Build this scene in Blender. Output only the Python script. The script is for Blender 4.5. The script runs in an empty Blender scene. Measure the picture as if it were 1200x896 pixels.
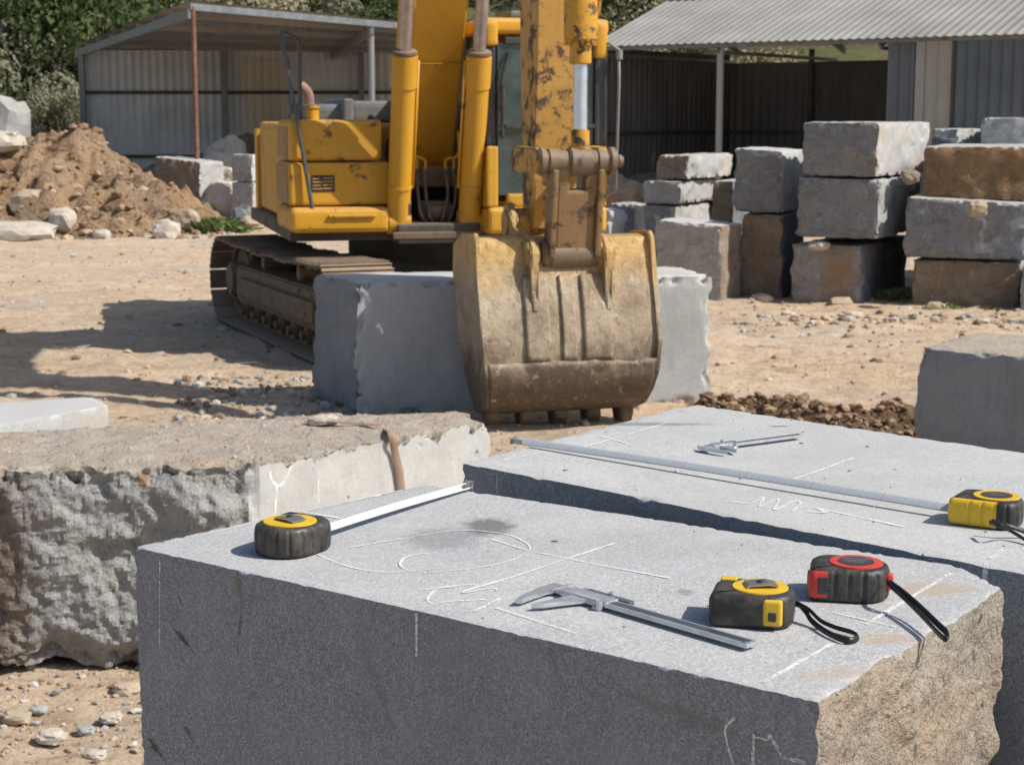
import bpy, bmesh, math, random
from mathutils import Vector, Matrix, noise, Euler
from mathutils.bvhtree import BVHTree
random.seed(7)
S = bpy.context.scene
COL = S.collection
R = math.radians
# ------------------------------------------------------------------ camera
PITCH = R(8.75); FPX = 2000.0; CAMZ = 2.0
cam_d = bpy.data.cameras.new('camera'); cam = bpy.data.objects.new('camera', cam_d); COL.objects.link(cam)
cam.location = (0, 0, CAMZ); cam.rotation_euler = (R(90) - PITCH, 0, 0)
cam_d.sensor_width = 36; cam_d.lens = 60; cam_d.clip_end = 2000; cam_d.clip_start = .05
cam_d.dof.use_dof = True; cam_d.dof.focus_distance = 2.05; cam_d.dof.aperture_fstop = 23
S.camera = cam
def ray(x, y):
    a = x - 600; b = 448 - y
    return Vector((a, math.cos(PITCH) * FPX + math.sin(PITCH) * b, -math.sin(PITCH) * FPX + math.cos(PITCH) * b))
def P(x, y, z):
    r = ray(x, y); t = (z - CAMZ) / r.z; return Vector((r.x * t, r.y * t, z))
def Zd(x, y, Y):
    r = ray(x, y); t = Y / r.y; return Vector((r.x * t, Y, CAMZ + r.z * t))
# ------------------------------------------------------------------ light
sunv = Vector((.95, -.33, 0)).normalized(); EL = R(45)
sd = Vector((sunv.x * math.cos(EL), sunv.y * math.cos(EL), math.sin(EL)))
sl = bpy.data.lights.new('sun', 'SUN'); sl.energy = 5.0; sl.angle = R(.5); sl.color = (1, .94, .85)
so = bpy.data.objects.new('sun', sl); COL.objects.link(so); so.rotation_euler = sd.to_track_quat('Z', 'Y').to_euler(); so.location = (20, -8, 20)
W = bpy.data.worlds.new('World'); S.world = W; W.use_nodes = True
wt = W.node_tree; wt.nodes.clear()
sky = wt.nodes.new('ShaderNodeTexSky'); sky.sky_type = 'NISHITA'; sky.sun_disc = False
sky.sun_elevation = EL; sky.sun_rotation = math.atan2(sd.x, sd.y); sky.dust_density = 1.5
bg = wt.nodes.new('ShaderNodeBackground'); bg.inputs[1].default_value = .11
wo = wt.nodes.new('ShaderNodeOutputWorld'); wt.links.new(sky.outputs[0], bg.inputs[0]); wt.links.new(bg.outputs[0], wo.inputs[0])
S.view_settings.view_transform = 'Standard'; S.view_settings.look = 'None'; S.view_settings.exposure = 0
# ------------------------------------------------------------------ material helpers
class NT:
    def __init__(s, name):
        s.m = bpy.data.materials.new(name); s.m.use_nodes = True; s.t = s.m.node_tree
        s.b = s.t.nodes['Principled BSDF']; s.out = s.t.nodes['Material Output']
        s.b.inputs['Roughness'].default_value = .8
    def n(s, ty, **k):
        nd = s.t.nodes.new(ty)
        for a, v in k.items(): setattr(nd, a, v)
        return nd
    def set(s, sock, v):
        if hasattr(v, 'is_output') or isinstance(v, bpy.types.NodeSocket): s.t.links.new(v, sock)
        else:
            if isinstance(v, tuple) and len(v) == 3 and len(sock.default_value) == 4: v = v + (1,)
            sock.default_value = v
    def obj(s, rnd=True):
        c = s.n('ShaderNodeTexCoord').outputs['Object']
        if not rnd: return c
        r = s.n('ShaderNodeObjectInfo').outputs['Random']
        m = s.n('ShaderNodeVectorMath', operation='MULTIPLY_ADD'); s.set(m.inputs[0], r) if False else None
        cb = s.n('ShaderNodeCombineXYZ'); s.set(cb.inputs[0], r); s.set(cb.inputs[1], r); s.set(cb.inputs[2], r)
        s.set(m.inputs[0], cb.outputs[0]); m.inputs[1].default_value = (37, 53, 71); s.set(m.inputs[2], c)
        return m.outputs[0]
    def pos(s): return s.n('ShaderNodeNewGeometry').outputs['Position']
    def nz(s):
        x = s.n('ShaderNodeSeparateXYZ'); s.set(x.inputs[0], s.n('ShaderNodeNewGeometry').outputs['Normal']); return x.outputs[2]
    def sep(s, v, i):
        x = s.n('ShaderNodeSeparateXYZ'); s.set(x.inputs[0], v); return x.outputs[i]
    def scale(s, v, sc):
        m = s.n('ShaderNodeVectorMath', operation='MULTIPLY'); s.set(m.inputs[0], v); m.inputs[1].default_value = sc; return m.outputs[0]
    def noise(s, v, sc, det=3, ro=.55, dist=0):
        x = s.n('ShaderNodeTexNoise'); s.set(x.inputs['Vector'], v); x.inputs['Scale'].default_value = sc
        x.inputs['Detail'].default_value = det; x.inputs['Roughness'].default_value = ro; x.inputs['Distortion'].default_value = dist
        return x.outputs[0]
    def vor(s, v, sc, feat='F1', out='Distance', rnd=1):
        x = s.n('ShaderNodeTexVoronoi', feature=feat); s.set(x.inputs['Vector'], v); x.inputs['Scale'].default_value = sc; x.inputs['Randomness'].default_value = rnd
        return x.outputs[out]
    def ramp(s, f, a, b, c0=0., c1=1.):
        x = s.n('ShaderNodeMapRange'); s.set(x.inputs[0], f); x.inputs[1].default_value = a; x.inputs[2].default_value = b
        x.inputs[3].default_value = c0; x.inputs[4].default_value = c1; return x.outputs[0]
    def math(s, op, a, b=0.):
        x = s.n('ShaderNodeMath', operation=op); s.set(x.inputs[0], a); s.set(x.inputs[1], b); return x.outputs[0]
    def mul(s, a, b): return s.math('MULTIPLY', a, b)
    def mix(s, f, a, b, bt='MIX'):
        x = s.n('ShaderNodeMix', data_type='RGBA', blend_type=bt); s.set(x.inputs[0], f); s.set(x.inputs[6], a); s.set(x.inputs[7], b); return x.outputs[2]
    def bump(s, h, st, dist=.01, prev=None):
        x = s.n('ShaderNodeBump'); s.set(x.inputs['Height'], h); x.inputs['Strength'].default_value = st; x.inputs['Distance'].default_value = dist
        if prev is not None: s.set(x.inputs['Normal'], prev)
        return x.outputs[0]
    def spot(s, c, r, fuzz=.5):
        d = s.n('ShaderNodeVectorMath', operation='SUBTRACT'); s.set(d.inputs[0], s.pos()); d.inputs[1].default_value = c
        m = s.scale(d.outputs[0], (1 / r[0], 1 / r[1], 1 / r[2]))
        l = s.n('ShaderNodeVectorMath', operation='LENGTH'); s.set(l.inputs[0], m)
        w = s.math('ADD', l.outputs['Value'], s.mul(s.math('SUBTRACT', s.noise(s.pos(), 2.2 / max(.02, min(r[0], r[1])), 4, .65), .5), fuzz * 2.4))
        return s.ramp(w, 1.05, .55)
    def line(s, a, b, w):
        a = Vector(a); b = Vector(b); ab = b - a
        d = s.n('ShaderNodeVectorMath', operation='SUBTRACT'); s.set(d.inputs[0], s.pos()); d.inputs[1].default_value = a
        dt = s.n('ShaderNodeVectorMath', operation='DOT_PRODUCT'); s.set(dt.inputs[0], d.outputs[0]); dt.inputs[1].default_value = ab / ab.length_squared
        t = s.ramp(dt.outputs['Value'], 0, 1)
        pr = s.n('ShaderNodeVectorMath', operation='SCALE'); pr.inputs[0].default_value = ab; s.set(pr.inputs['Scale'], t)
        e = s.n('ShaderNodeVectorMath', operation='DISTANCE'); s.set(e.inputs[0], d.outputs[0]); s.set(e.inputs[1], pr.outputs[0])
        wob = s.mul(s.math('SUBTRACT', s.noise(s.pos(), 60, 5, .75), .5), w * 3.5)
        tp = s.ramp(s.math('ABSOLUTE', s.math('SUBTRACT', t, .45)), .1, .55, 0, w * .9)
        return s.ramp(s.math('ADD', s.math('ADD', e.outputs['Value'], wob), tp), w, w * .35)
    def fin(s, col=None, rough=None, metal=None, nrm=None, **k):
        if col is not None: s.set(s.b.inputs['Base Color'], col)
        if rough is not None: s.set(s.b.inputs['Roughness'], rough)
        if metal is not None: s.set(s.b.inputs['Metallic'], metal)
        if nrm is not None: s.set(s.b.inputs['Normal'], nrm)
        for a, v in k.items(): s.set(s.b.inputs[a.replace('_', ' ')], v)
        return s.m
def stone(name, base=(.30, .31, .32), var=.25, stain=(.30, .22, .14), stain_amt=.25, dust=.3, dustc=(.5, .42, .32), bump=.35, grain=260, pits=0., spots=(), streak=0., mid=0., lines=()):
    s = NT(name); v = s.obj(); g = s.noise(v, grain, 2, .7); g2 = s.noise(v, grain * .35, 3, .6)
    lo = tuple(c * (1 - var) for c in base); hi = tuple(min(.9, c * (1 + var)) for c in base)
    c = s.mix(s.ramp(g, .3, .7), lo, hi)
    c = s.mix(s.mul(s.ramp(g2, .38, .64), .5), c, tuple(x * (1 - var * .7) for x in base))
    cr = s.vor(v, grain * .8)
    c = s.mix(s.mul(s.ramp(cr, .30, .12), .6), c, tuple(x * .38 for x in base))
    c = s.mix(s.ramp(s.noise(v, 2.3, 5, .65, .6), .36, .68, 0, .45), c, tuple(x * .72 for x in base))
    c = s.mix(s.ramp(s.noise(v, 9, 4, .7), .45, .75, 0, .3), c, tuple(min(.9, x * 1.3) for x in base))
    if streak:
        vv = s.scale(v, (1, 1, .12)); c = s.mix(s.mul(s.ramp(s.noise(vv, 14, 4, .7), .5, .72), streak), c, tuple(x * .55 for x in base))
    c = s.mix(s.mul(s.ramp(s.noise(v, 1.7, 6, .7, 1.2), .5, .66), stain_amt * 1.6), c, stain)
    if mid and mid < .6:
        c = s.mix(s.ramp(s.noise(s.scale(v, (1, 1, 2.2)), 3.2, 8, .75, 1.2), .5, .62, 0, .6), c, tuple(x * .5 for x in base))
        c = s.mix(s.ramp(s.noise(s.scale(v, (1.3, 1.3, .6)), 9, 8, .8, .8), .55, .68, 0, .6), c, tuple(min(.8, x * 1.75) for x in base))
        c = s.mix(s.ramp(s.math('ABSOLUTE', s.math('SUBTRACT', s.noise(v, 2.2, 5, .6, .8), .5)), .012, .003, 0, .6), c, tuple(x * .55 for x in base))
    dz = s.mul(s.ramp(s.nz(), .2, .85), s.ramp(s.noise(v, 4.5, 6, .72), .35, .7))
    c = s.mix(s.mul(dz, dust), c, dustc)
    for (ct, rd, cc, am) in spots: c = s.mix(s.mul(s.spot(ct, rd), am), c, cc)
    h = s.math('ADD', s.mul(g2, .5), s.mul(g, .5)); lb = None
    for (a_, b_, w_, cc, am) in lines: lm = s.mul(s.line(a_, b_, w_), am); c = s.mix(lm, c, cc); h = s.math('SUBTRACT', h, s.mul(lm, 1.2))
    if pits:
        pv = s.vor(s.scale(v, (1, 1, .5)), 45); pm = s.mul(s.ramp(pv, .22, .1), s.ramp(s.noise(v, 12, 3), .5, .6))
        c = s.mix(s.mul(pm, pits), c, tuple(x * .3 for x in base)); h = s.math('SUBTRACT', h, s.mul(pm, 1.5))
    nb = s.bump(s.noise(v, 22, 5, .7), bump * .8, .01)
    if mid: nb = s.bump(s.noise(v, 7, 7, .72, .4), mid * .9, .05, nb); nb = s.bump(s.noise(v, 55, 6, .7), mid, .012, nb); nb = s.bump(s.vor(v, 70), mid * .5, .006, nb)
    nb = s.bump(h, bump, .0035, nb)
    return s.fin(c, .86, 0, nb, Specular_IOR_Level=.25)
def paint(name, base, worn=.4, rough=.42, wornc=(.10, .065, .04), dust=.35, sc=1., metal_chip=False):
    s = NT(name); v = s.obj(False)
    c = s.mix(s.ramp(s.noise(v, 1.6 * sc, 4, .6), .3, .75, 0, .35), base, tuple(x * .68 for x in base))
    vv = s.scale(v, (1, 1, .22)); c = s.mix(s.ramp(s.noise(vv, 9 * sc, 5, .7), .5, .8, 0, .55 * worn + .1), c, tuple(x * .5 for x in base))
    k = s.math('ADD', s.noise(v, 5 * sc, 8, .72, .4), s.mul(s.noise(v, 1.3 * sc, 2), .35))
    m = s.ramp(k, .86 - .2 * worn, .93 - .2 * worn)
    c = s.mix(m, c, wornc)
    m2 = s.ramp(s.noise(v, 26 * sc, 5, .7), .62, .68, 0, worn); c = s.mix(m2, c, tuple(x * .7 for x in wornc))
    dz = s.math('ADD', s.mul(s.ramp(s.nz(), .1, .9), .9), s.mul(s.ramp(s.noise(v, 3 * sc, 6, .7), .4, .75), .5))
    c = s.mix(s.mul(dz, dust), c, (.40, .30, .20))
    r = s.math('ADD', s.ramp(s.noise(v, 7 * sc, 4), .3, .7, rough - .06, rough + .18), s.mul(m, .3))
    nb = s.bump(s.noise(v, 30 * sc, 5, .6), .12, .01); nb = s.bump(m, -.25, .004, nb)
    return s.fin(c, r, 0, nb)
def plain(name, col, rough=.6, metal=0., nz=.15, sc=40, bump=.1, dust=0., **k):
    s = NT(name); v = s.obj()
    c = s.mix(s.ramp(s.noise(v, sc, 5, .65), .35, .7), tuple(x * (1 - nz) for x in col), tuple(min(1, x * (1 + nz)) for x in col))
    if dust: c = s.mix(s.mul(s.ramp(s.noise(v, sc * .35, 6, .75), .42, .7), dust), c, (.38, .31, .24))
    r = s.ramp(s.noise(v, sc * .6, 4), .3, .7, max(.03, rough - .1), min(1, rough + .1))
    return s.fin(c, r, metal, s.bump(s.noise(v, sc * 3, 3), bump, .002), **k)
# ------------------------------------------------------------------ object helpers
def tag(o, label=None, cat=None, group=None, kind=None):
    if label: o['label'] = label
    if cat: o['category'] = cat
    if group: o['group'] = group
    if kind: o['kind'] = kind
    return o
def empty(name, loc, label, cat, rz=0, group=None):
    o = bpy.data.objects.new(name, None); COL.objects.link(o); o.location = loc; o.rotation_euler = (0, 0, rz)
    o.empty_display_size = .1
    return tag(o, label, cat, group)
def link(name, me, mats, parent=None):
    o = bpy.data.objects.new(name, me); COL.objects.link(o)
    for m in (mats if isinstance(mats, (list, tuple)) else [mats]):
        if m and m.name not in [x.name for x in me.materials if x]: me.materials.append(m)
    if parent: o.parent = parent
    return o
class MB:
    """collects shapes into one bmesh"""
    def __init__(s): s.bm = bmesh.new()
    def _tr(s, vs, M):
        if M is not None: bmesh.ops.transform(s.bm, matrix=M, verts=vs)
    def box(s, x0, x1, y0, y1, z0, z1, bev=.01, seg=2, M=None, mi=0):
        t = bmesh.new(); vs = [t.verts.new((x, y, z)) for x in (x0, x1) for y in (y0, y1) for z in (z0, z1)]
        for f in ((0, 1, 3, 2), (4, 6, 7, 5), (0, 4, 5, 1), (2, 3, 7, 6), (0, 2, 6, 4), (1, 5, 7, 3)): t.faces.new([vs[i] for i in f])
        if bev: bmesh.ops.bevel(t, geom=t.edges[:], offset=min(bev, .45 * min(abs(x1 - x0), abs(y1 - y0), abs(z1 - z0))), segments=seg, affect='EDGES', profile=.6)
        s.merge(t, M, mi); return s
    def merge(s, t, M=None, mi=0, smooth=False):
        if M is not None: bmesh.ops.transform(t, matrix=M, verts=t.verts)
        bmesh.ops.recalc_face_normals(t, faces=t.faces)
        for f in t.faces: f.material_index = mi; f.smooth = smooth
        me = bpy.data.meshes.new('tmp'); t.to_mesh(me); s.bm.from_mesh(me); bpy.data.meshes.remove(me); t.free()
    def cyl(s, a, b, r, r2=None, seg=20, bev=0, mi=0):
        a = Vector(a); b = Vector(b); t = bmesh.new(); L = (b - a).length
        bmesh.ops.create_cone(t, cap_ends=True, segments=seg, radius1=r, radius2=r if r2 is None else r2, depth=L)
        if bev: bmesh.ops.bevel(t, geom=[e for e in t.edges if len([f for f in e.link_faces if len(f.verts) > 4]) == 1], offset=bev, segments=2, affect='EDGES')
        M = Matrix.Translation((a + b) / 2) @ (b - a).to_track_quat('Z', 'Y').to_matrix().to_4x4()
        bmesh.ops.transform(t, matrix=M, verts=t.verts)
        bmesh.ops.recalc_face_normals(t, faces=t.faces)
        for f in t.faces: f.smooth = len(f.verts) == 4; f.material_index = mi
        me = bpy.data.meshes.new('tmp'); t.to_mesh(me); s.bm.from_mesh(me); bpy.data.meshes.remove(me); t.free(); return s
    def prism(s, pts, axis, a, b, bev=.008, M=None, mi=0):
        """pts 2D polygon; axis 'x': pts=(y,z); 'z': pts=(x,y); 'y': pts=(x,z)"""
        t = bmesh.new()
        def mk(p, k): return {'x': (k, p[0], p[1]), 'y': (p[0], k, p[1]), 'z': (p[0], p[1], k)}[axis]
        A = [t.verts.new(mk(p, a)) for p in pts]; B = [t.verts.new(mk(p, b)) for p in pts]; n = len(pts)
        t.faces.new(A); t.faces.new(B[::-1])
        for i in range(n): t.faces.new((A[i], B[i], B[(i + 1) % n], A[(i + 1) % n]))
        if bev: bmesh.ops.bevel(t, geom=t.edges[:], offset=bev, segments=2, affect='EDGES', clamp_overlap=True)
        s.merge(t, M, mi); return s
    def tube(s, pts, r, seg=10, closed=False, smooth=True, flat=None, mi=0):
        pts = [Vector(p) for p in pts]
        if smooth:
            q = []
            n = len(pts)
            for i in range(n - 1):
                p0 = pts[max(0, i - 1)]; p1 = pts[i]; p2 = pts[i + 1]; p3 = pts[min(n - 1, i + 2)]
                for k in range(6):
                    u = k / 6; q.append(.5 * ((2 * p1) + (p2 - p0) * u + (2 * p0 - 5 * p1 + 4 * p2 - p3) * u * u + (3 * p1 - p0 - 3 * p2 + p3) * u ** 3))
            q.append(pts[-1]); pts = q
        rings = []; up = Vector((0, 0, 1)); nprev = None
        for i, p in enumerate(pts):
            d = (pts[min(i + 1, len(pts) - 1)] - pts[max(i - 1, 0)]).normalized()
            if nprev is None: nv = (up if abs(d.z) < .9 else Vector((1, 0, 0))).cross(d).normalized()
            else: nv = (nprev - d * nprev.dot(d)).normalized()
            nprev = nv; bv = d.cross(nv)
            ring = []
            for k in range(seg):
                an = 2 * math.pi * k / seg
                rx, rz = (r, r) if flat is None else flat
                ring.append(s.bm.verts.new(p + nv * math.cos(an) * rx + bv * math.sin(an) * rz))
            rings.append(ring)
        for a, b in zip(rings[:-1], rings[1:]):
            for k in range(seg):
                f = s.bm.faces.new((a[k], a[(k + 1) % seg], b[(k + 1) % seg], b[k])); f.smooth = True; f.material_index = mi
        for rg, rv in ((rings[0], True), (rings[-1], False)):
            f = s.bm.faces.new(rg[::-1] if rv else rg); f.material_index = mi
        return s
    def build(s, name, mats, parent=None, org=None):
        if org is not None: bmesh.ops.translate(s.bm, vec=-Vector(org), verts=s.bm.verts)
        for e_ in s.bm.edges:
            if len(e_.link_faces) == 2 and e_.calc_face_angle(0) > .5: e_.smooth = False
        me = bpy.data.meshes.new(name); s.bm.to_mesh(me); s.bm.free()
        o = link(name, me, mats, parent)
        if org is not None: o.location = org
        return o
def fbm(p, s, o=4, H=.8): return noise.fractal(p * s, H, 2.1, o)
def facet(p, s, amp, hard=11, cc=1., tt=1.5):
    ps = p * s; ps = ps + .25 * noise.noise_vector(ps * 1.7); d, pt = noise.voronoi(ps); a = w = 0
    for i in range(4):
        k = math.exp(-(d[i] - d[0]) * hard)
        if k < .02: break
        c = noise.cell_vector(pt[i] * 41.3); t = noise.cell_vector(pt[i] * 23.7 + Vector((9.5, 4.5, 1.5))) - Vector((.5, .5, .5))
        a += k * (cc * (c.x - .5) + tt * t.dot(ps - pt[i])); w += k
    return amp * a / w
# ------------------------------------------------------------------ stone blocks
def pl(poly):
    """polyline -> function of u (chord-length)"""
    L = [0]
    for a, b in zip(poly[:-1], poly[1:]): L.append(L[-1] + (Vector(b) - Vector(a)).length)
    def f(u):
        d = u * L[-1]
        for i in range(len(poly) - 1):
            if d <= L[i + 1] + 1e-9 or i == len(poly) - 2:
                k = (d - L[i]) / (L[i + 1] - L[i]); return Vector(poly[i]).lerp(Vector(poly[i + 1]), k)
    return f, L[-1]
def style(kind, amp, seedv):
    sv = Vector((seedv, seedv * 1.7, seedv * .6))
    if kind == 'sawn': return lambda p: amp * fbm(p + sv, 3, 2)
    if kind == 'rough': return lambda p: amp * (fbm(p + sv, 2.2 / max(.3, amp * 12), 5, .85) * .8 - .35) + facet(p + sv, 5, amp * .6)
    if kind == 'crag': return lambda p: amp * (fbm(p + sv, 2.2, 3) * .5 - .3) + facet(p + sv * 2, 3.2, amp * .6, 14, .8, 1.6) + facet(p + sv, 9, amp * .32, 12, .35, 2.4) + facet(p + sv * 3, 22, amp * .15, 10, .3, 2.6) + amp * .10 * fbm(p + sv, 30, 3, .7)
    if kind == 'slab': return lambda p: amp * (fbm(p + sv, 1.5, 3) * .4 - .4) + facet(Vector((p.x, p.y, p.z * 1.8)) + sv, 2.6, amp * .7, 24, .8, 1.3) + facet(p + sv * 2, 8, amp * .22, 20, .5, 2.)
    if kind == 'cleft': return lambda p: amp * (fbm(p + sv, 3.0, 4) * .45 - .3) + facet(p + sv * 2, 3.2, amp * .9) + facet(p + sv, 7, amp * .3)
    if kind == 'grain': return lambda p: amp * (fbm(p + sv, 7, 3) * .6 - .2) + facet(p + sv, 22, amp * .34, 20) + facet(p + sv, 55, amp * .16) + amp * .14 * fbm(p + sv, 60, 3, .6)
    if kind == 'bush': return lambda p: amp * (fbm(p + sv, 6, 4) * .7 - .2)
def block(name, front, back, z0, z1, cell, fs, mats, label, cat='stone block', group=None, chip=.008, chipw=.02, fine=.5, tilt=None, seed=1, nocell=None):
    """front/back: plan polylines left->right. fs: dict face -> (kind, amp, material index)"""
    F, LF = pl(front); B, LB = pl(back); Lx = max(LF, LB); Ly = ((F(0) - B(0)).length + (F(1) - B(1)).length) / 2; Lz = z1 - z0
    org = Vector(((F(.5).x + B(.5).x) / 2, (F(.5).y + B(.5).y) / 2, z0))
    def Pos(u, v, w):
        q = F(u).lerp(B(u), v); z = z0 + (z1 - z0) * w
        if tilt: z += w * (tilt[0] * (u - .5) + tilt[1] * (v - .5))
        return Vector((q.x, q.y, z)) - org
    def axis(L):
        n = max(3, int(round(L / cell))); r = []
        for i in range(n + 1):
            t = i / n; r.append((1 - fine) * t + fine * (.5 - .5 * math.cos(math.pi * t)))
        return r
    U, V, Wx = axis(Lx), axis(Ly), axis(Lz)
    nu, nv, nw = len(U) - 1, len(V) - 1, len(Wx) - 1
    c = Pos(.5, .5, .5); e = .02
    def fn(u, v, w, k):
        if k in 'LR': n = (Pos(u, min(1, v + e), w) - Pos(u, max(0, v - e), w)).cross(Vector((0, 0, 1)))
        elif k in 'FB': n = (Pos(min(1, u + e), v, w) - Pos(max(0, u - e), v, w)).cross(Vector((0, 0, 1)))
        else: n = Vector((0, 0, 1))
        n.normalize()
        return n
    sg = {'L': -1, 'R': 1, 'F': 1, 'B': -1, 'T': 1, 'D': -1}
    st = {k: style(a[0], a[1], seed * 3.1 + i * 1.9) for i, (k, a) in enumerate(fs.items())}
    bm = bmesh.new(); vd = {}; fid = []
    def vert(i, j, k):
        key = (i, j, k)
        if key in vd: return vd[key]
        u, v, w = U[i], V[j], Wx[k]; p = Pos(u, v, w); off = Vector((0, 0, 0))
        dist = {'L': u * Lx, 'R': (1 - u) * Lx, 'F': v * Ly, 'B': (1 - v) * Ly, 'D': w * Lz, 'T': (1 - w) * Lz}
        pr = {'L': (0, v, w), 'R': (1, v, w), 'F': (u, 0, w), 'B': (u, 1, w), 'D': (u, v, 0), 'T': (u, v, 1)}
        near = []
        for f in 'LRFBTD':
            d = dist[f]; amp = fs[f][1]; fall = max(6 * amp, .05)
            if d < max(fall, chipw * 3): near.append((f, d, fn(*pr[f], f) * sg[f]))
            if d < fall:
                off += fn(*pr[f], f) * sg[f] * st[f](Pos(*pr[f]) + org) * (1 - d / fall)
        for a in range(len(near)):
            for b in range(a + 1, len(near)):
                r2 = near[a][1] + near[b][1]
                if r2 < chipw * 4:
                    q = p + org
                    ch = chip * (max(0, fbm(q + Vector((seed, 0, 0)), .7 / chipw, 3)) ** 1.3 * 2.2 + .25 + .4 * max(0, fbm(q, 2.2 / chipw, 2)))
                    off -= (near[a][2] + near[b][2]) * ch * math.exp(-(r2 / chipw) ** 1.5)
        vd[key] = bm.verts.new(p + off); return vd[key]
    def quad(a, b, c_, d, k, flip):
        f = bm.faces.new((a, b, c_, d) if not flip else (d, c_, b, a)); fid.append(k); f.material_index = fs[k][2]; f.smooth = fs[k][0] != 'crag'; return f
    for i in range(nu):
        for k in range(nw):
            quad(vert(i, 0, k), vert(i + 1, 0, k), vert(i + 1, 0, k + 1), vert(i, 0, k + 1), 'F', False)
            quad(vert(i, nv, k), vert(i + 1, nv, k), vert(i + 1, nv, k + 1), vert(i, nv, k + 1), 'B', True)
        for j in range(nv):
            quad(vert(i, j, 0), vert(i + 1, j, 0), vert(i + 1, j + 1, 0), vert(i, j + 1, 0), 'D', True)
            quad(vert(i, j, nw), vert(i + 1, j, nw), vert(i + 1, j + 1, nw), vert(i, j + 1, nw), 'T', False)
    for j in range(nv):
        for k in range(nw):
            quad(vert(0, j, k), vert(0, j + 1, k), vert(0, j + 1, k + 1), vert(0, j, k + 1), 'L', True)
            quad(vert(nu, j, k), vert(nu, j + 1, k), vert(nu, j + 1, k + 1), vert(nu, j, k + 1), 'R', False)
    bm.normal_update(); bm.faces.index_update()
    for ed in bm.edges:
        if len(ed.link_faces) == 2 and ((fid[ed.link_faces[0].index] != fid[ed.link_faces[1].index] and ed.calc_face_angle(0) > .6) or ed.calc_face_angle(0) > (.35 if cell > .035 else 1.3)): ed.smooth = False
    bvh = BVHTree.FromBMesh(bm)
    me = bpy.data.meshes.new(name); bm.to_mesh(me); bm.free()
    o = link(name, me, mats); o.location = org; tag(o, label, cat, group); o['_b'] = 0; del o['_b']
    return o, bvh
def allf(kind, amp, mi, **k):
    d = {f: (kind, amp, mi) for f in 'LRFBTD'}; d.update(k); return d
M_chalk = None
def chalk(parent, bvh, strokes, width=.0035, name='chalk_line'):
    """strokes drawn on the block surface; each a list of photo-plane points traced to the stone"""
    org = parent.location; o0 = Vector((0, 0, CAMZ)) - org
    for st in strokes:
        w = width; bm = bmesh.new()
        if isinstance(st[0], (int, float)): w = st[0]; st = st[1:]
        w *= 1.2
        pts = []
        for a, b in zip(st[:-1], st[1:]):
            n = max(2, int(math.hypot(b[0] - a[0], b[1] - a[1]) / 5))
            for i in range(n): pts.append((a[0] + (b[0] - a[0]) * i / n, a[1] + (b[1] - a[1]) * i / n))
        pts.append(st[-1]); prev = None; hits = []
        for (x, y) in pts:
            h, nrm, _, _ = bvh.ray_cast(o0, ray(x, y).normalized())
            if h is not None: hits.append((h, nrm))
        for i in range(len(hits)):
            h, nrm = hits[i]; d = hits[min(i + 1, len(hits) - 1)][0] - hits[max(i - 1, 0)][0]
            if d.length < 1e-6 or d.length > .2: prev = None; continue
            sd_ = nrm.cross(d).normalized(); ww = w * (.75 + .5 * noise.noise(h * 60 + Vector((3, 1, 2))))
            cur = [bm.verts.new(h + nrm * .0011 + sd_ * ww * s_) for s_ in (-.5, 0, .5)]
            if prev:
                for q in range(2): bm.faces.new((prev[q], prev[q + 1], cur[q + 1], cur[q]))
            prev = cur
        me = bpy.data.meshes.new(name); bm.to_mesh(me); bm.free(); link(name, me, M_chalk, parent)

def curve(pts, n=6):
    q = []; N = len(pts)
    for i in range(N - 1):
        p0 = pts[max(0, i - 1)]; p1 = pts[i]; p2 = pts[i + 1]; p3 = pts[min(N - 1, i + 2)]
        for k in range(n):
            u = k / n; q.append(tuple(.5 * ((2 * p1[a]) + (p2[a] - p0[a]) * u + (2 * p0[a] - 5 * p1[a] + 4 * p2[a] - p3[a]) * u * u + (3 * p1[a] - p0[a] - 3 * p2[a] + p3[a]) * u ** 3) for a in (0, 1)))
    q.append(pts[-1]); return q
s = NT('chalk'); v = s.pos(); tr = s.n('ShaderNodeBsdfTransparent'); mx = s.n('ShaderNodeMixShader')
s.set(mx.inputs[0], s.ramp(s.math('ADD', s.noise(v, 300, 4, .8), s.mul(s.noise(v, 22, 3), .6)), .62, .92)); s.t.links.new(tr.outputs[0], mx.inputs[1]); s.t.links.new(s.b.outputs[0], mx.inputs[2]); s.t.links.new(mx.outputs[0], s.out.inputs[0])
M_chalk = s.fin((.84, .84, .83), .95)

ZT = 1.53
# ---- the near block with the tools
dk = (.035, .037, .04)
sm = P(572, 617, ZT); sm2 = P(520, 632, ZT)
M_top = stone('granite_sawn_top', (.47, .48, .49), .42, (.40, .33, .25), .10, .16, (.48, .44, .38), .22, 420,
    spots=[(tuple(sm), (.035, .05, .05), dk, .62), (tuple(sm2), (.05, .06, .05), dk, .30), (tuple(P(1090, 690, ZT)), (.05, .03, .05), (.42, .29, .17), .5), (tuple(P(1000, 790, ZT)), (.06, .018, .05), (.45, .36, .26), .5), (tuple(P(1035, 748, ZT)), (.035, .02, .05), (.45, .33, .2), .55), (tuple(P(803, 693, ZT)), (.010, .014, .03), (.14, .13, .12), .5), (tuple(P(650, 634, ZT)), (.005, .005, .02), (.04, .04, .04), .9)])
def fz(x, y):
    a = P(157, 640, ZT); b = P(957, 822, ZT); n = (b - a).cross(Vector((0, 0, 1))); r = ray(x, y); o = Vector((0, 0, CAMZ)); t = (a - o).dot(n) / r.dot(n); return tuple(o + r * t)
br = (.12, .10, .075)
g_ = (.075, .068, .058); w2 = (.42, .42, .42)
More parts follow.
